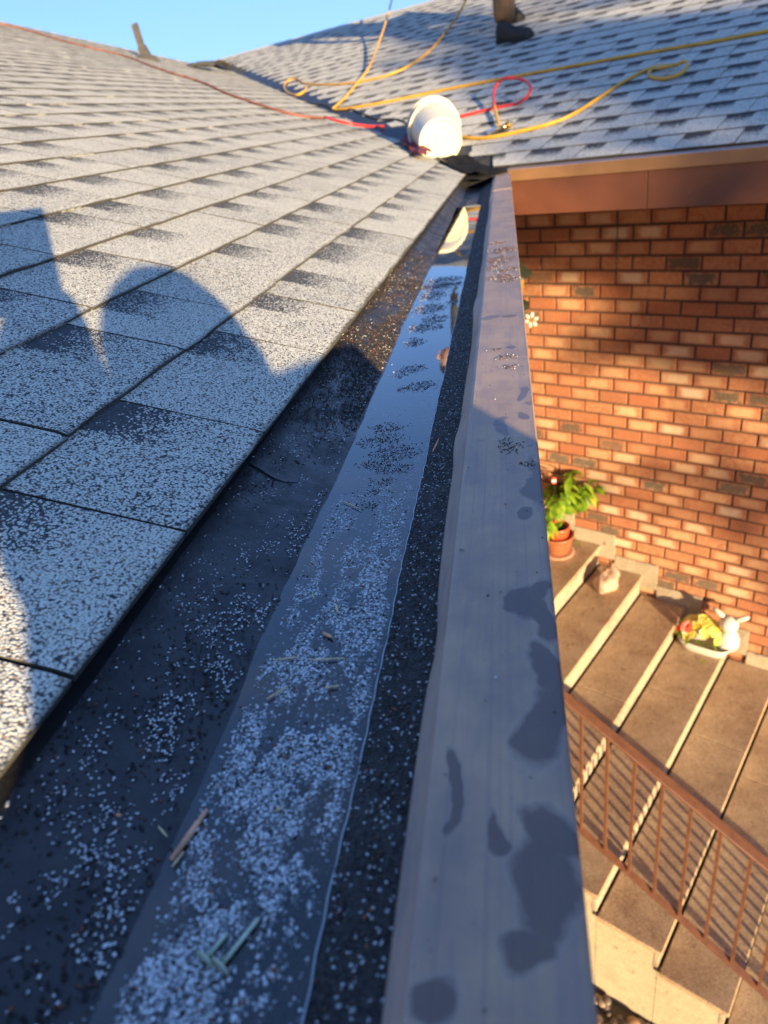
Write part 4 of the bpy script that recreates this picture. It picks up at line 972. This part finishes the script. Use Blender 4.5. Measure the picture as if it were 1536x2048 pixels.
# hanging hook with chain under the soffit
hk = onN(1237, 424, 3.6); hkt = np.array([hk[0], hk[1], -0.43])
hg = thing('hanging_hook', hkt, 'thin dark green wire and chain hanging from the soffit in front of the bricks', 'hook')
L0 = hkt[2] - onN(1232, 580, 3.6)[2]
MB().tube([hkt, hkt - [0.004, 0, L0 * 0.62]], 0.0032, 6).build('wire', M['green_dark'], hg)
z = hkt[2] - L0 * 0.62
for i in range(5):
    c = hkt - [0.004, 0, L0 * 0.62 + 0.012 + i * 0.026]; u = (T if i % 2 else NW); pts = [c + u * 0.007 * math.cos(a) + np.array([0, 0, 0.015 * math.sin(a)]) for a in np.linspace(0, 2 * math.pi, 13)]
    MB().tube(pts, 0.0016, 5, False).build('link', M['green_dark'], hg)
# hanging lantern mostly behind the gutter cap
lc = NTZ(3.4, -1.962, -0.86); lt = thing('hanging_lantern', lc, 'dark roofed hanging lantern with ochre panels, half hidden by the gutter cap', 'lantern')
MB().lathe(lc + [0, 0, .05], (0, 0, 1), [(0, 0.115), (0.012, 0.112), (0.05, 0.075), (0.10, 0.040), (0.15, 0.012)], 6).build('lantern_roof', M['green_dark'], lt)
MB().lathe(lc + [0, 0, -.075], (0, 0, 1), [(0, 0.052), (0.125, 0.072)], 6).build('lantern_panels', M['ochre'], lt)
MB().lathe(lc + [0, 0, -.14], (0, 0, 1), [(0, 0.05), (0.02, 0.085), (0.05, 0.088), (0.066, 0.06)], 24).build('lantern_base', M['green_dark'], lt, smooth=True)
MB().tube([lc + [0, 0, .2], np.array([lc[0], lc[1], -0.43])], 0.003, 6).build('hanger', M['green_dark'], lt)
fcl = onN(1062, 640, 3.42)
wf_ = thing('flower_ornament', fcl, 'cream flower shaped ornament dangling below the lantern', 'ornament')
for k in range(6):
    a = 2 * math.pi * k / 6 + .3; d = T * math.cos(a) + np.array([0, 0, math.sin(a)])
    MB().tube([fcl + d * 0.012, fcl + d * 0.028, fcl + d * 0.044], [0.006, 0.012, 0.005], 8).build('petal', M['white_glaze'], wf_, smooth=True)
MB().lathe(fcl - NW * 0.006, NW, [(0, 0.012), (0.014, 0.012)], 12).build('centre', M['ochre'], wf_)
MB().tube([fcl + [0, 0, .04], lc + [0, 0, -.14]], 0.0012, 5).build('cord', M['green_dark'], wf_)

# ------------------------------------------------------------------ bucket, cloth, vent post, hoses
Bc = ray(881, 283) * 3.33 / FPX; Br = ray(861, 240) * 3.60 / FPX; axb = vn(Br - Bc); Lb = 0.285
bk = thing('plastic_bucket', Bc, 'white plastic bucket lying on its side in the roof valley, base towards us', 'bucket')
MB().lathe(Bc, axb, [(0.006, 0.0), (0.006, 0.088), (0.0, 0.092), (0.0, 0.100), (0.004, 0.1035), (0.10, 0.110), (Lb, 0.122), (Lb, 0.119), (0.10, 0.107), (0.012, 0.099), (0.012, 0.0)], 56, False).build('shell', M['plastic_white'], bk, smooth=False)
for h in (0.205, 0.235, 0.275): MB().lathe(Bc + axb * h, axb, [(0, 0.1185), (0.001, 0.130), (0.006, 0.131), (0.007, 0.1185)], 56, False).build('rim_ring', M['plastic_white'], bk, smooth=False)
for r_ in (0.026, 0.058): MB().lathe(Bc + axb * 0.0035, axb, [(0.002, r_), (0.0, r_ + 0.001), (0.0, r_ + 0.004), (0.002, r_ + 0.005)], 40, False).build('base_ring', M['plastic_white'], bk)
sidev = vn(np.cross(axb, [0, 0, 1])); hb = Bc + axb * 0.22
pts = [hb + (-sidev if sidev[0] > 0 else sidev) * 0.132 * math.cos(a) + axb * (-0.02 + 0.0) + vn(-axb * 0.4 + n1 * -0.9) * 0.10 * math.sin(a) * 0.9 for a in np.linspace(-0.1, 2.0, 16)]
MB().tube(pts, 0.0022, 6).build('bail_handle', M['steel'], bk, smooth=True)
cl = crumple('cloth', [hit_near(800, 285, 0.01), hit_near(838, 322, 0.01), hit_near(862, 312, 0.02), hit_near(815, 275, 0.03)], M['cloth_red'], None, 0.035, 9, 0.003, 8)
tag(cl, 'crumpled maroon cloth wedged under the white bucket', 'cloth')
vb = hit_near(291, 119); vp_ = thing('vent_post', vb, 'slim dark post standing on the far edge of the left roof slope', 'post')
tp = vb + (ray(269, 49) / FPX * (RW[:, :].T @ vb)[2] - vb); wv2 = vn(_X @ np.eye(3)) if False else vn(np.array([1, 0.1, 0]))
def slab(p0, p1, w0, d0): 
    ax = p1 - p0; s = vn(np.cross(ax, [0, 1, 0])) ; s = s if s[0] > 0 else -s; q = vn(np.cross(s, ax)); return MB().box(p0 - s * w0 / 2 - q * d0 / 2, s * w0, q * d0, ax)
slab(vb, tp, 0.058, 0.03).build('post', M['post'], vp_); 
slab(vb - (tp - vb) * 0.04 + [0.035, 0, 0], vb + (tp - vb) * 0.36, 0.075, 0.05).build('brace', M['post'], vp_)
MB().lathe(vb - n1 * 0.005 + [0.03, 0, 0], n1, [(0, 0.11), (0.01, 0.10), (0.04, 0.045)], 20).build('foot_flange', M['post'], vp_)
sc = hit_near(405, 137, 0.02); tag(crumple('scrap_pile', [sc + [-0.25, 0, 0], sc + [0.1, 0.05, 0], sc + [0.12, .5, 0.0], sc + [-0.22, .45, 0.05]], M['post'], None, 0.08, 7, 0.004, 6), 'dark heap of scraps at the top of the valley', 'scraps')

def hose(name, pix, r, mat, label, fn, lift=None, cat='hose', twist=False):
    pts = [fn(x, y, r + 0.004 + (lift[i] if lift else 0)) for i, (x, y) in enumerate(pix)]; P = spline(pts, 7)
    mb = MB(); mb.tube(P, r, 8); o = mb.build(name, mat, None, smooth=True)
    return tag(o, label, cat)
hose('air_hose', [(1640, 46), (1536, 62), (1420, 84), (1300, 104), (1200, 122), (1100, 140), (1000, 158), (900, 177), (820, 194), (760, 206), (700, 216), (665, 219)], 0.0085, M['hose_yellow'], 'long yellow air hose running across the whole far roof slope', hit_far)
hose('air_hose', [(790, -30), (781, 10), (768, 55), (752, 100), (738, 135), (715, 165), (690, 195), (665, 218)], 0.008, M['hose_yellow'], 'yellow hose dropping from the ridge left of the worker, nearest the sky', hit_far, [0.25, .2, .12, .06, .03, .01, 0, 0])
hose('air_hose', [(940, -20), (928, 8), (912, 36), (893, 62), (870, 90), (845, 113), (815, 133), (780, 149), (740, 159), (700, 166), (650, 169), (612, 167), (603, 163), (592, 157), (578, 160), (568, 172), (575, 184), (592, 190), (608, 183), (614, 172)], 0.008, M['hose_yellow'],
     'curving yellow hose that ends in a small loop above the valley', hit_far, [.25, .2, .1, .05] + [0] * 16)
hose('air_hose', [(568, 190), (550, 181), (520, 170), (490, 160), (455, 152), (420, 145), (400, 138)], 0.008, M['hose_yellow'], 'pale yellow hose lying along the upper valley', hit_far)
hose('twisted_cord', [(668, 219), (700, 218), (728, 228), (755, 238), (790, 238), (812, 246), (830, 262)], 0.0055, M['cable_dark'], 'dark twisted cord running down behind the bucket', hit_far, None, 'cord')
hose('twisted_cord', [(560, 180), (590, 192), (625, 207), (645, 208), (668, 219)], 0.0055, M['cable_dark'], 'short brown cord along the valley above the hose junction', hit_far, None, 'cord')
hose('air_hose', [(905, 262), (922, 272), (945, 276), (975, 275), (1010, 269), (1050, 260), (1090, 250), (1130, 236), (1165, 217), (1200, 194), (1235, 171), (1272, 150), (1300, 137), (1325, 132), (1350, 130), (1368, 123), (1375, 127), (1368, 142), (1350, 152), (1325, 157), (1303, 154), (1298, 146), (1308, 138), (1328, 134), (1345, 130)],
     0.0085, M['hose_yellow'], 'yellow hose curving out of the bucket to a loop at right', hit_far, [0] * 14 + [0.012, 0.02, 0.02, 0.015, 0.01, 0, 0, 0, 0.0, .02, .02])
RL = [0] * 20
hose('air_hose', [(905, 238), (925, 232), (960, 223), (1000, 214), (1030, 208), (1045, 201), (1058, 188), (1061, 174), (1052, 163), (1035, 157), (1012, 156), (997, 165), (989, 180), (987, 198), (989, 212)], 0.008, M['hose_red'],
     'red hose making a round loop right of the bucket', hit_far, [0, 0, 0, 0, 0, 0.02, .04, .06, .07, .08, .09, .07, .05, .03, .02])
hose('hose_tail', [(989, 212), (992, 225), (995, 240), (999, 252)], 0.0075, M['hose_yellow'], 'short yellow tail below the red loop', hit_far, [.02, .012, .01, .005])
hose('air_hose', [(815, 250), (790, 251), (750, 253), (715, 250), (680, 243), (650, 234)], 0.008, M['hose_red'], 'bright red hose entering the bucket from the left', lambda x, y, h: hit_near(x, y, h + 0.02))
hose('safety_rope', [(-40, 40), (20, 52), (60, 62), (100, 74), (140, 85), (180, 95), (220, 104), (260, 115), (300, 131), (350, 148), (400, 163), (450, 185), (500, 203), (560, 222), (610, 233), (650, 236)], 0.008, M['rope'], 'faded red rope lying down the far side of the left slope', lambda x, y, h: hit_near(x, y, h), None, 'rope')
# fittings
f0 = hit_far(986, 265, 0.018); f1_ = hit_far(972, 270, 0.016)
ft = thing('hose_fitting', f0, 'silver hose coupling lying below the red loop', 'fitting')
MB().tube([hit_far(974, 266, .018), hit_far(992, 259, .018)], 0.014, 6).build('coupling_body', M['steel'], ft)
MB().tube([hit_far(992, 259, .018), hit_far(1000, 256, .018)], 0.010, 10).build('coupling_collar', M['brass'], ft)
ft = thing('hose_fitting', hit_far(1012, 252, .02), 'shiny brass quick coupler right of the silver one', 'fitting')
MB().tube([hit_far(1004, 256, .02), hit_far(1013, 251, .022)], 0.013, 12).build('coupler_body', M['brass'], ft, smooth=True)
MB().lathe(hit_far(1014, 250, .024), hit_far(1026, 246, .02) - hit_far(1014, 250, .024), [(0, 0.019), (0.01, 0.019), (0.013, 0.012), (0.03, 0.011)], 12).build('coupler_collar', M['brass'], ft)

# ------------------------------------------------------------------ people
def skinned(name, joints, edges, mat, parent, sub=2):
    """joints {name:(pos, radius)}"""
    keys = list(joints); vs = [np.array(joints[k][0], float) for k in keys]; org = vs[0]
    me = bpy.data.meshes.new(name); me.from_pydata([tuple(v - org) for v in vs], [(keys.index(a), keys.index(b)) for a, b in edges], [])
    me.materials.append(mat); o = bpy.data.objects.new(name, me); C.objects.link(o); place(o, org, parent)
    md = o.modifiers.new('skin', 'SKIN'); md.use_smooth_shade = True
    for i, k in enumerate(keys):
        r = joints[k][1]; r = r if isinstance(r, tuple) else (r, r); sv = me.skin_vertices[0].data[i]; sv.radius = r; sv.use_root = (i == 0)
    ms = o.modifiers.new('sub', 'SUBSURF'); ms.levels = ms.render_levels = sub
    return o
def boot(root, heel, toe, nrm, ankle, mat=None):
    heel, toe = np.array(heel), np.array(toe); d = vn(toe - heel); nrm = vn(nrm); s = np.cross(d, nrm); L = np.linalg.norm(toe - heel); vs = []; fs = []
    prof = [(-0.02, .032, .06), (0.0, .040, .115), (0.12, .043, .125), (0.26, .041, .120), (0.40, .043, .090), (0.58, .050, .068), (0.78, .054, .060), (0.93, .045, .050), (1.0, .020, .030)]
    K = 10
    for (t, w_, h) in prof:
        c = heel + d * L * t
        for k in range(K):
            a = math.pi * 2 * k / K; yy = math.sin(a); vs.append(c + s * w_ * math.cos(a) + nrm * (0.018 + (h if yy > 0 else 0.0) * max(0, yy) * 0.95 + (0 if yy >= 0 else 0)))
    for i in range(len(prof) - 1):
        for k in range(K): fs.append((i * K + k, i * K + (k + 1) % K, (i + 1) * K + (k + 1) % K, (i + 1) * K + k))
    fs += [tuple(range(K))[::-1], tuple((len(prof) - 1) * K + k for k in range(K))]
    b = obj('boot', vs, fs, M['boot'], root, smooth=True)
    m = b.modifiers.new('s', 'SUBSURF'); m.levels = m.render_levels = 1
    vs = []; 
    for (t, w_, h) in prof:
        c = heel + d * L * t; vs += [c - s * w_ * 1.08, c + s * w_ * 1.08, c + s * w_ * 1.08 + nrm * .022, c - s * w_ * 1.08 + nrm * .022]
    fs = []
    for i in range(len(prof) - 1):
        for k in range(4): fs.append((i * 4 + k, i * 4 + (k + 1) % 4, (i + 1) * 4 + (k + 1) % 4, (i + 1) * 4 + k))
    fs += [(3, 2, 1, 0), tuple((len(prof) - 1) * 4 + k for k in range(4))]
    obj('boot_sole', vs, fs, M['black'], b)
    return b
def head(root, c, fwd, r=0.1, hat=None):
    fwd = vn(fwd); up = np.array([0, 0, 1.0]); sd = np.cross(fwd, up); 
    h = blob('head', M['skin'], c, (r * .78, r * .92, r * 1.18), 0, 0.02, 1, 3, root)
    MB().tube([c + fwd * r * .88 + up * r * .12, c + fwd * r * 1.12 - up * r * .12, c + fwd * r * .9 - up * r * .2], [r * .07, r * .15, r * .10], 8).build('nose', M['skin'], h, smooth=True)
    MB().tube([c + fwd * r * .86 - up * r * .5 - sd * r * .25, c + fwd * r * .93 - up * r * .52, c + fwd * r * .86 - up * r * .5 + sd * r * .25], r * .06, 6).build('mouth', M['petal_pink'], h, smooth=True)
    for s in (-1, 1):
        blob('eye', M['white_glaze'], c + fwd * r * .80 + sd * s * r * .32 + up * r * .1, (r * .12,) * 3, 0, 0, 1, 2, h)
        blob('ear', M['skin'], c + sd * s * r * .82, (r * .12, r * .2, r * .28), 0, 0.05, 1, 2, h)
    def hair(p):
        return p
    hc = blob('hair', hat or M['hair'], c + up * r * .28 - fwd * r * .12, (r * .90, r * .98, r * 1.02), 2, 0.05, 2, 3, root)
    return h
def hand(root, wrist, dirv, palmn, s=1.0, curl=0.5):
    d = vn(dirv); n = vn(palmn - (palmn @ d) * d); sd = np.cross(d, n); J = {'w': (wrist, 0.026 * s), 'p': (wrist + d * .045 * s, (0.038 * s, 0.017 * s)), 'q': (wrist + d * .085 * s, (0.038 * s, 0.014 * s))}
    h = skinned('hand', J, [('w', 'p'), ('p', 'q')], M['skin'], root, 2)
    for k, (o_, l) in enumerate(((-0.03, .062), (-0.01, .074), (0.010, .070), (0.029, .055))):
        b = wrist + d * .070 * s + sd * o_ * s; c = d.copy(); P = [b]; 
        for i, f in enumerate((.25, .4, .32, .25)):
            P.append(P[-1] + c * l * f * s * 1.1); c = vn(c + n * curl * 0.8)
        MB().tube(P, [.0095 * s, .0092 * s, .0088 * s, .008 * s, .0055 * s], 8).build('finger', M['skin'], h, smooth=True)
    P = [wrist + d * .025 * s - sd * .024 * s, wrist + d * .05 * s - sd * .048 * s + n * .01, wrist + d * .078 * s - sd * .055 * s + n * .028, wrist + d * .1 * s - sd * .048 * s + n * .038]
    MB().tube(P, [.013 * s, .0115 * s, .0105 * s, .007 * s], 8).build('thumb', M['skin'], h, smooth=True)

# roofer walking on the far slope, seen from the shins down
fA = hit_far(1000, 87); fB = hit_far(1020, 36)
tdir = hit_far(1053, 78) - hit_far(1000, 87); tdir = vn(tdir) * 0.27
wk = thing('person', fA, 'roofer in tan work trousers and dark boots standing on the far slope', 'person')
heelA, heelB = fA, fB
boot(wk, heelA, heelA + tdir, n2, None); tdB = vn(hit_far(1054, 50) - hit_far(1020, 36)) * 0.27
boot(wk, heelB, heelB + tdB, n2, None)
up = np.array([0, 0, 1.0]); ank = lambda h, t: h + t * 0.16 + up * 0.12
pel = (heelA + heelB) / 2 + np.array([0.0, 0.14, 0.62]) 
hip = lambda s: pel + np.array([0.10 * s, 0.0, -0.03])
aA, aB = ank(heelA, tdir), ank(heelB, tdB)
kA = (aA + hip(-1)) / 2 + tdir * 0.45 + [-0.04, 0, 0.10]; kB = (aB + hip(1)) / 2 + tdB * 0.45 + [0.02, 0, 0.10]
ch = pel + np.array([-0.36, 0.10, 0.26]); nk = ch + np.array([-0.15, 0.02, 0.05]); hdp = nk + np.array([-0.14, 0.0, 0.05])
J = {'pel': (pel, .20), 'hA': (hip(-1), .14), 'kA': (kA, .10), 'cA': (aA * .62 + kA * .38, .080), 'aA': (aA + [0, 0, -.02], .072), 'hB': (hip(1), .14), 'kB': (kB, .10), 'cB': (aB * .62 + kB * .38, .080), 'aB': (aB + [0, 0, -.02], .072)}
skinned('trousers', J, [('pel', 'hA'), ('hA', 'kA'), ('kA', 'cA'), ('cA', 'aA'), ('pel', 'hB'), ('hB', 'kB'), ('kB', 'cB'), ('cB', 'aB')], M['trouser'], wk)
sL, sR = ch + np.array([-0.17, -0.06, 0.06]), ch + np.array([0.17, 0.10, 0.06])
eL = sL + np.array([-0.03, 0.06, -0.27]); wL = eL + np.array([0.0, 0.12, -0.20]); eR = sR + np.array([0.08, 0.05, -0.28]); wR = eR + np.array([0.0, -0.12, -0.22])
J = {'pel': (pel + [0, 0, .05], (.15, .11)), 'b': ((pel + ch) / 2, (.22, .17)), 'ch': (ch, (.23, .18)), 'nk': (nk, .058), 'sL': (sL, .065), 'eL': (eL, .045), 'wL': (wL, .034), 'sR': (sR, .065), 'eR': (eR, .045), 'wR': (wR, .034)}
skinned('torso', J, [('pel', 'b'), ('b', 'ch'), ('ch', 'nk'), ('ch', 'sL'), ('sL', 'eL'), ('eL', 'wL'), ('ch', 'sR'), ('sR', 'eR'), ('eR', 'wR')], M['shirt'], wk)
head(wk, hdp, (-0.8, -0.3, -0.5), 0.105); hand(wk, wL, wL - eL, np.array([1., 0, 0])); hand(wk, wR, wR - eR, np.array([-1., 0, 0]))

for o_ in bpy.data.objects:
    if o_.name.split('.')[0] in ('hand', 'finger', 'thumb'): o_.data.materials[0] = M['boot']      # dark gloves added to keep orange hands out of the water reflection

# photographer on a ladder behind the lens: casts the head, arm and shoulder shadow
def sunpt(px_, py_, back):   # the point that shades picture point (px,py) of the near slope, 'back' metres towards the sun
    return hit_near(px_, py_) - SUN * back
ph = thing('person', (0.75, -1.0, -3.2), 'photographer standing on a ladder just outside the picture, seen as a shadow on the shingles', 'person')
hc = sunpt(385, 745, 1.42)
head(ph, hc, (-0.55, 0.8, -0.05), 0.094)
armtop = sunpt(55, 470, 0.0); 
def armp(x, y, ydist): 
    p = hit_near(x, y); k = (p[1] - ydist) / SUN[1]; return p - SUN * k
hnd = armp(52, 455, -0.08); wrs = armp(76, 580, -0.10); elb = armp(140, 960, -0.22); shl = armp(235, 1010, -0.42)
nk = armp(375, 880, hc[1] - 0.02); chst = armp(400, 1150, hc[1]) ; shl2 = nk + np.array([0.15, 0.10, -0.105]); shl1 = armp(262, 925, hc[1])
ACR = vn([-SUN[1], SUN[0], 0]) * -1.0; FWD = vn([SUN[0], SUN[1], 0])
def back(q): return q - SUN * ((q[1] - hc[1]) / SUN[1])
edges_ = [back(hit_near(255, 905)), back(hit_near(90, 1050)), back(hit_near(50, 1200)), back(hit_near(68, 1440)), back(onz(8, 1600, -0.262)), back(onz(-140, 1760, -0.27)), back(onz(-330, 2048, -0.28))]
secs = []
for k_, (e_, w_) in enumerate(zip(edges_, (0.13, 0.20, 0.205, 0.205, 0.215, 0.235, 0.25))): secs.append((e_ + ACR * w_, w_, 0.07 if k_ == 0 else 0.125))
last = secs[-1]
for dz, w_ in ((0.12, .235), (0.25, .225), (0.36, .20)): secs.append((last[0] + ACR * 0.0 - np.array([0, 0, dz]), w_, 0.13))
vs, fs = [], []; K_ = 18
for c_, w_, d_ in secs:
    for k in range(K_):
        a_ = 2 * math.pi * k / K_; vs.append(c_ + ACR * w_ * math.copysign(abs(math.cos(a_)) ** 0.8, math.cos(a_)) + FWD * d_ * math.sin(a_))
for i_ in range(len(secs) - 1):
    for k in range(K_): fs.append((i_ * K_ + k, i_ * K_ + (k + 1) % K_, (i_ + 1) * K_ + (k + 1) % K_, (i_ + 1) * K_ + k))
fs += [tuple(range(K_)), tuple((len(secs) - 1) * K_ + k for k in range(K_))[::-1]]
obj('jacket', vs, fs, M['shirt'], ph, smooth=True)
pelp = secs[-1][0] + np.array([0, 0, 0.05]); cz_ = nk + np.array([0.02, 0, -0.16])
J = {'ch': (cz_, (.10, .09)), 'nk': (nk, .055), 'sL': (shl1, .062), 'eL': (elb, .056), 'wL': (wrs, .044), 'sR': (shl2, .062), 'eR': (shl2 + [.10, .02, -.28], .048), 'wR': (shl2 + [-.02, .22, -.42], .034)}
skinned('shoulders', J, [('ch', 'nk'), ('ch', 'sL'), ('sL', 'eL'), ('eL', 'wL'), ('ch', 'sR'), ('sR', 'eR'), ('eR', 'wR')], M['shirt'], ph)
hand(ph, wrs, hnd - wrs, np.array([0.1, -0.9, 0.]), 0.72, 0.2); hand(ph, shl2 + [-.02, .22, -.42], np.array([-.3, 1, -.2]), np.array([0, 0, -1.]), 1.0, 0.5)
kn = lambda s: pelp + np.array([.10 * s, 0.14, -0.42]); an = lambda s: pelp + np.array([.10 * s, 0.02, -0.84])
J = {'pel': (pelp, .15)}
for s, q in ((-1, 'L'), (1, 'R')): J.update({'h' + q: (pelp + [.09 * s, 0, -.06], .095), 'k' + q: (kn(s), .068), 'a' + q: (an(s), .050)})
skinned('trousers', J, [('pel', 'hL'), ('hL', 'kL'), ('kL', 'aL'), ('pel', 'hR'), ('hR', 'kR'), ('kR', 'aR')], M['trouser'], ph)
for s in (-1, 1): boot(ph, an(s) + np.array([0, -.05, -.12]), an(s) + np.array([0, .22, -.12]), (0, 0, 1), None)
php = armp(50, 500, -0.05); phn = thing('mobile_phone', php, 'black mobile phone held up by the photographer', 'phone')
pu = vn(armp(52, 440, -0.05) - armp(70, 560, -0.05)); pr = vn(np.cross(pu, SUN))
bevel(MB().box(php - pr * .037 - pu * .08, pr * .074, pu * .155, SUN * 0.008).build('phone_body', M['black'], phn), 0.003)
# ladder under the photographer
ld = thing('ladder', (0.8, -1.0, -4.2), 'aluminium ladder leaning below the gutter outside the picture', 'ladder')
lx, ly = an(0)[0], an(0)[1]; fz = an(0)[2] - 0.125
for s in (-1, 1): MB().box((lx - .22 * s - .012, ly + 0.3, -0.45 - 0.1), (0.025, 0, 0), (0, 0.06, 0), (0, -0.95, -3.65)).build('ladder_rail', M['aluminium'], ld)
for i in range(12):
    z = fz - 0.0 - 0.28 * i
    if z < -4.15: break
    k = (z + 0.55) / -3.65; MB().box((lx - .21, ly + 0.3 - .95 * k, z - 0.025), (0.42, 0, 0), (0, 0.05, 0), (0, 0, 0.025)).build('rung', M['aluminium'], ld)

# ------------------------------------------------------------------ trees behind the lens that dapple the light
def tree(base, H, crown_c, crown_r, nleaf, seed, label, leafsize=0.105):
    rnd = random.Random(seed); rs = np.random.RandomState(seed); root = thing('tree', base, label, 'tree', None)
    b = np.array(base, float); cc = np.array(crown_c, float)
    mb = MB(); mb.tube(spline([b, b + (cc - b) * .45 + [.15, .1, 0], cc], 5), [0.16 - 0.010 * i for i in range(11)], 9); mb.build('trunk', M['bark'], root, smooth=True)
    tips = []
    for i in range(26):
        st_ = b + (cc - b) * rnd.uniform(.45, 1.0); d = rs.normal(size=3); d[2] = abs(d[2]) * .6; d = vn(d); tip = cc + d * np.array(crown_r) * rnd.uniform(.5, 1.0)
        P = spline([st_, (st_ + tip) / 2 + rs.normal(size=3) * .15, tip], 4); MB().tube(P, [0.055 * (1 - .09 * j) for j in range(len(P))], 5).build('branch', M['bark'], root); tips.append(P)
    cl = []
    for P in tips:
        for _ in range(3): cl.append(P[rnd.randrange(3, len(P))] + rs.normal(size=3) * 0.20)
    cl = np.array(cl); c = cl[rs.randint(0, len(cl), nleaf)] + rs.normal(size=(nleaf, 3)) * 0.15
    u = rs.normal(size=(nleaf, 3)); u /= np.linalg.norm(u, axis=1)[:, None]; v = np.cross(u, rs.normal(size=(nleaf, 3))); v /= np.linalg.norm(v, axis=1)[:, None]
    s = rs.uniform(.6, 1.3, (nleaf, 1)) * leafsize; Vv = np.stack([c - u * s, c + v * s * .5, c + u * s, c - v * s * .5], 1).reshape(-1, 3)
    F = (np.arange(nleaf * 4).reshape(-1, 4))
    o = fast_obj('crown', Vv, F, M['leaf_tree'], root, nside=4); o['kind'] = 'stuff'
Ls = -SUN; hz = vn([Ls[0], Ls[1], 0]); lat = np.array([hz[1], -hz[0], 0])
def tpos(d, side): p = hz * d + lat * side; return np.array([p[0], p[1], -4.2])
TREES = [(15.0, -5.8, 2.6, (1.5, 1.5, 1.2), 3200, 1), (17.5, -3.6, 2.2, (1.5, 1.5, 1.5), 5200, 2), (19.0, 3.5, 3.9, (0.9, 0.9, 0.6), 500, 3)]
LB = ['sparse tree nearest the house, outside the picture', 'broad tree between the other two, outside the picture', 'tall tree farthest from the house, outside the picture']
for i, (d, sd_, zc, r, nl, sd2) in enumerate(TREES):
    p = tpos(d, sd_); tree(p, 6, p + np.array([0, 0, 4.2 + zc]), r, nl, sd2, LB[i])
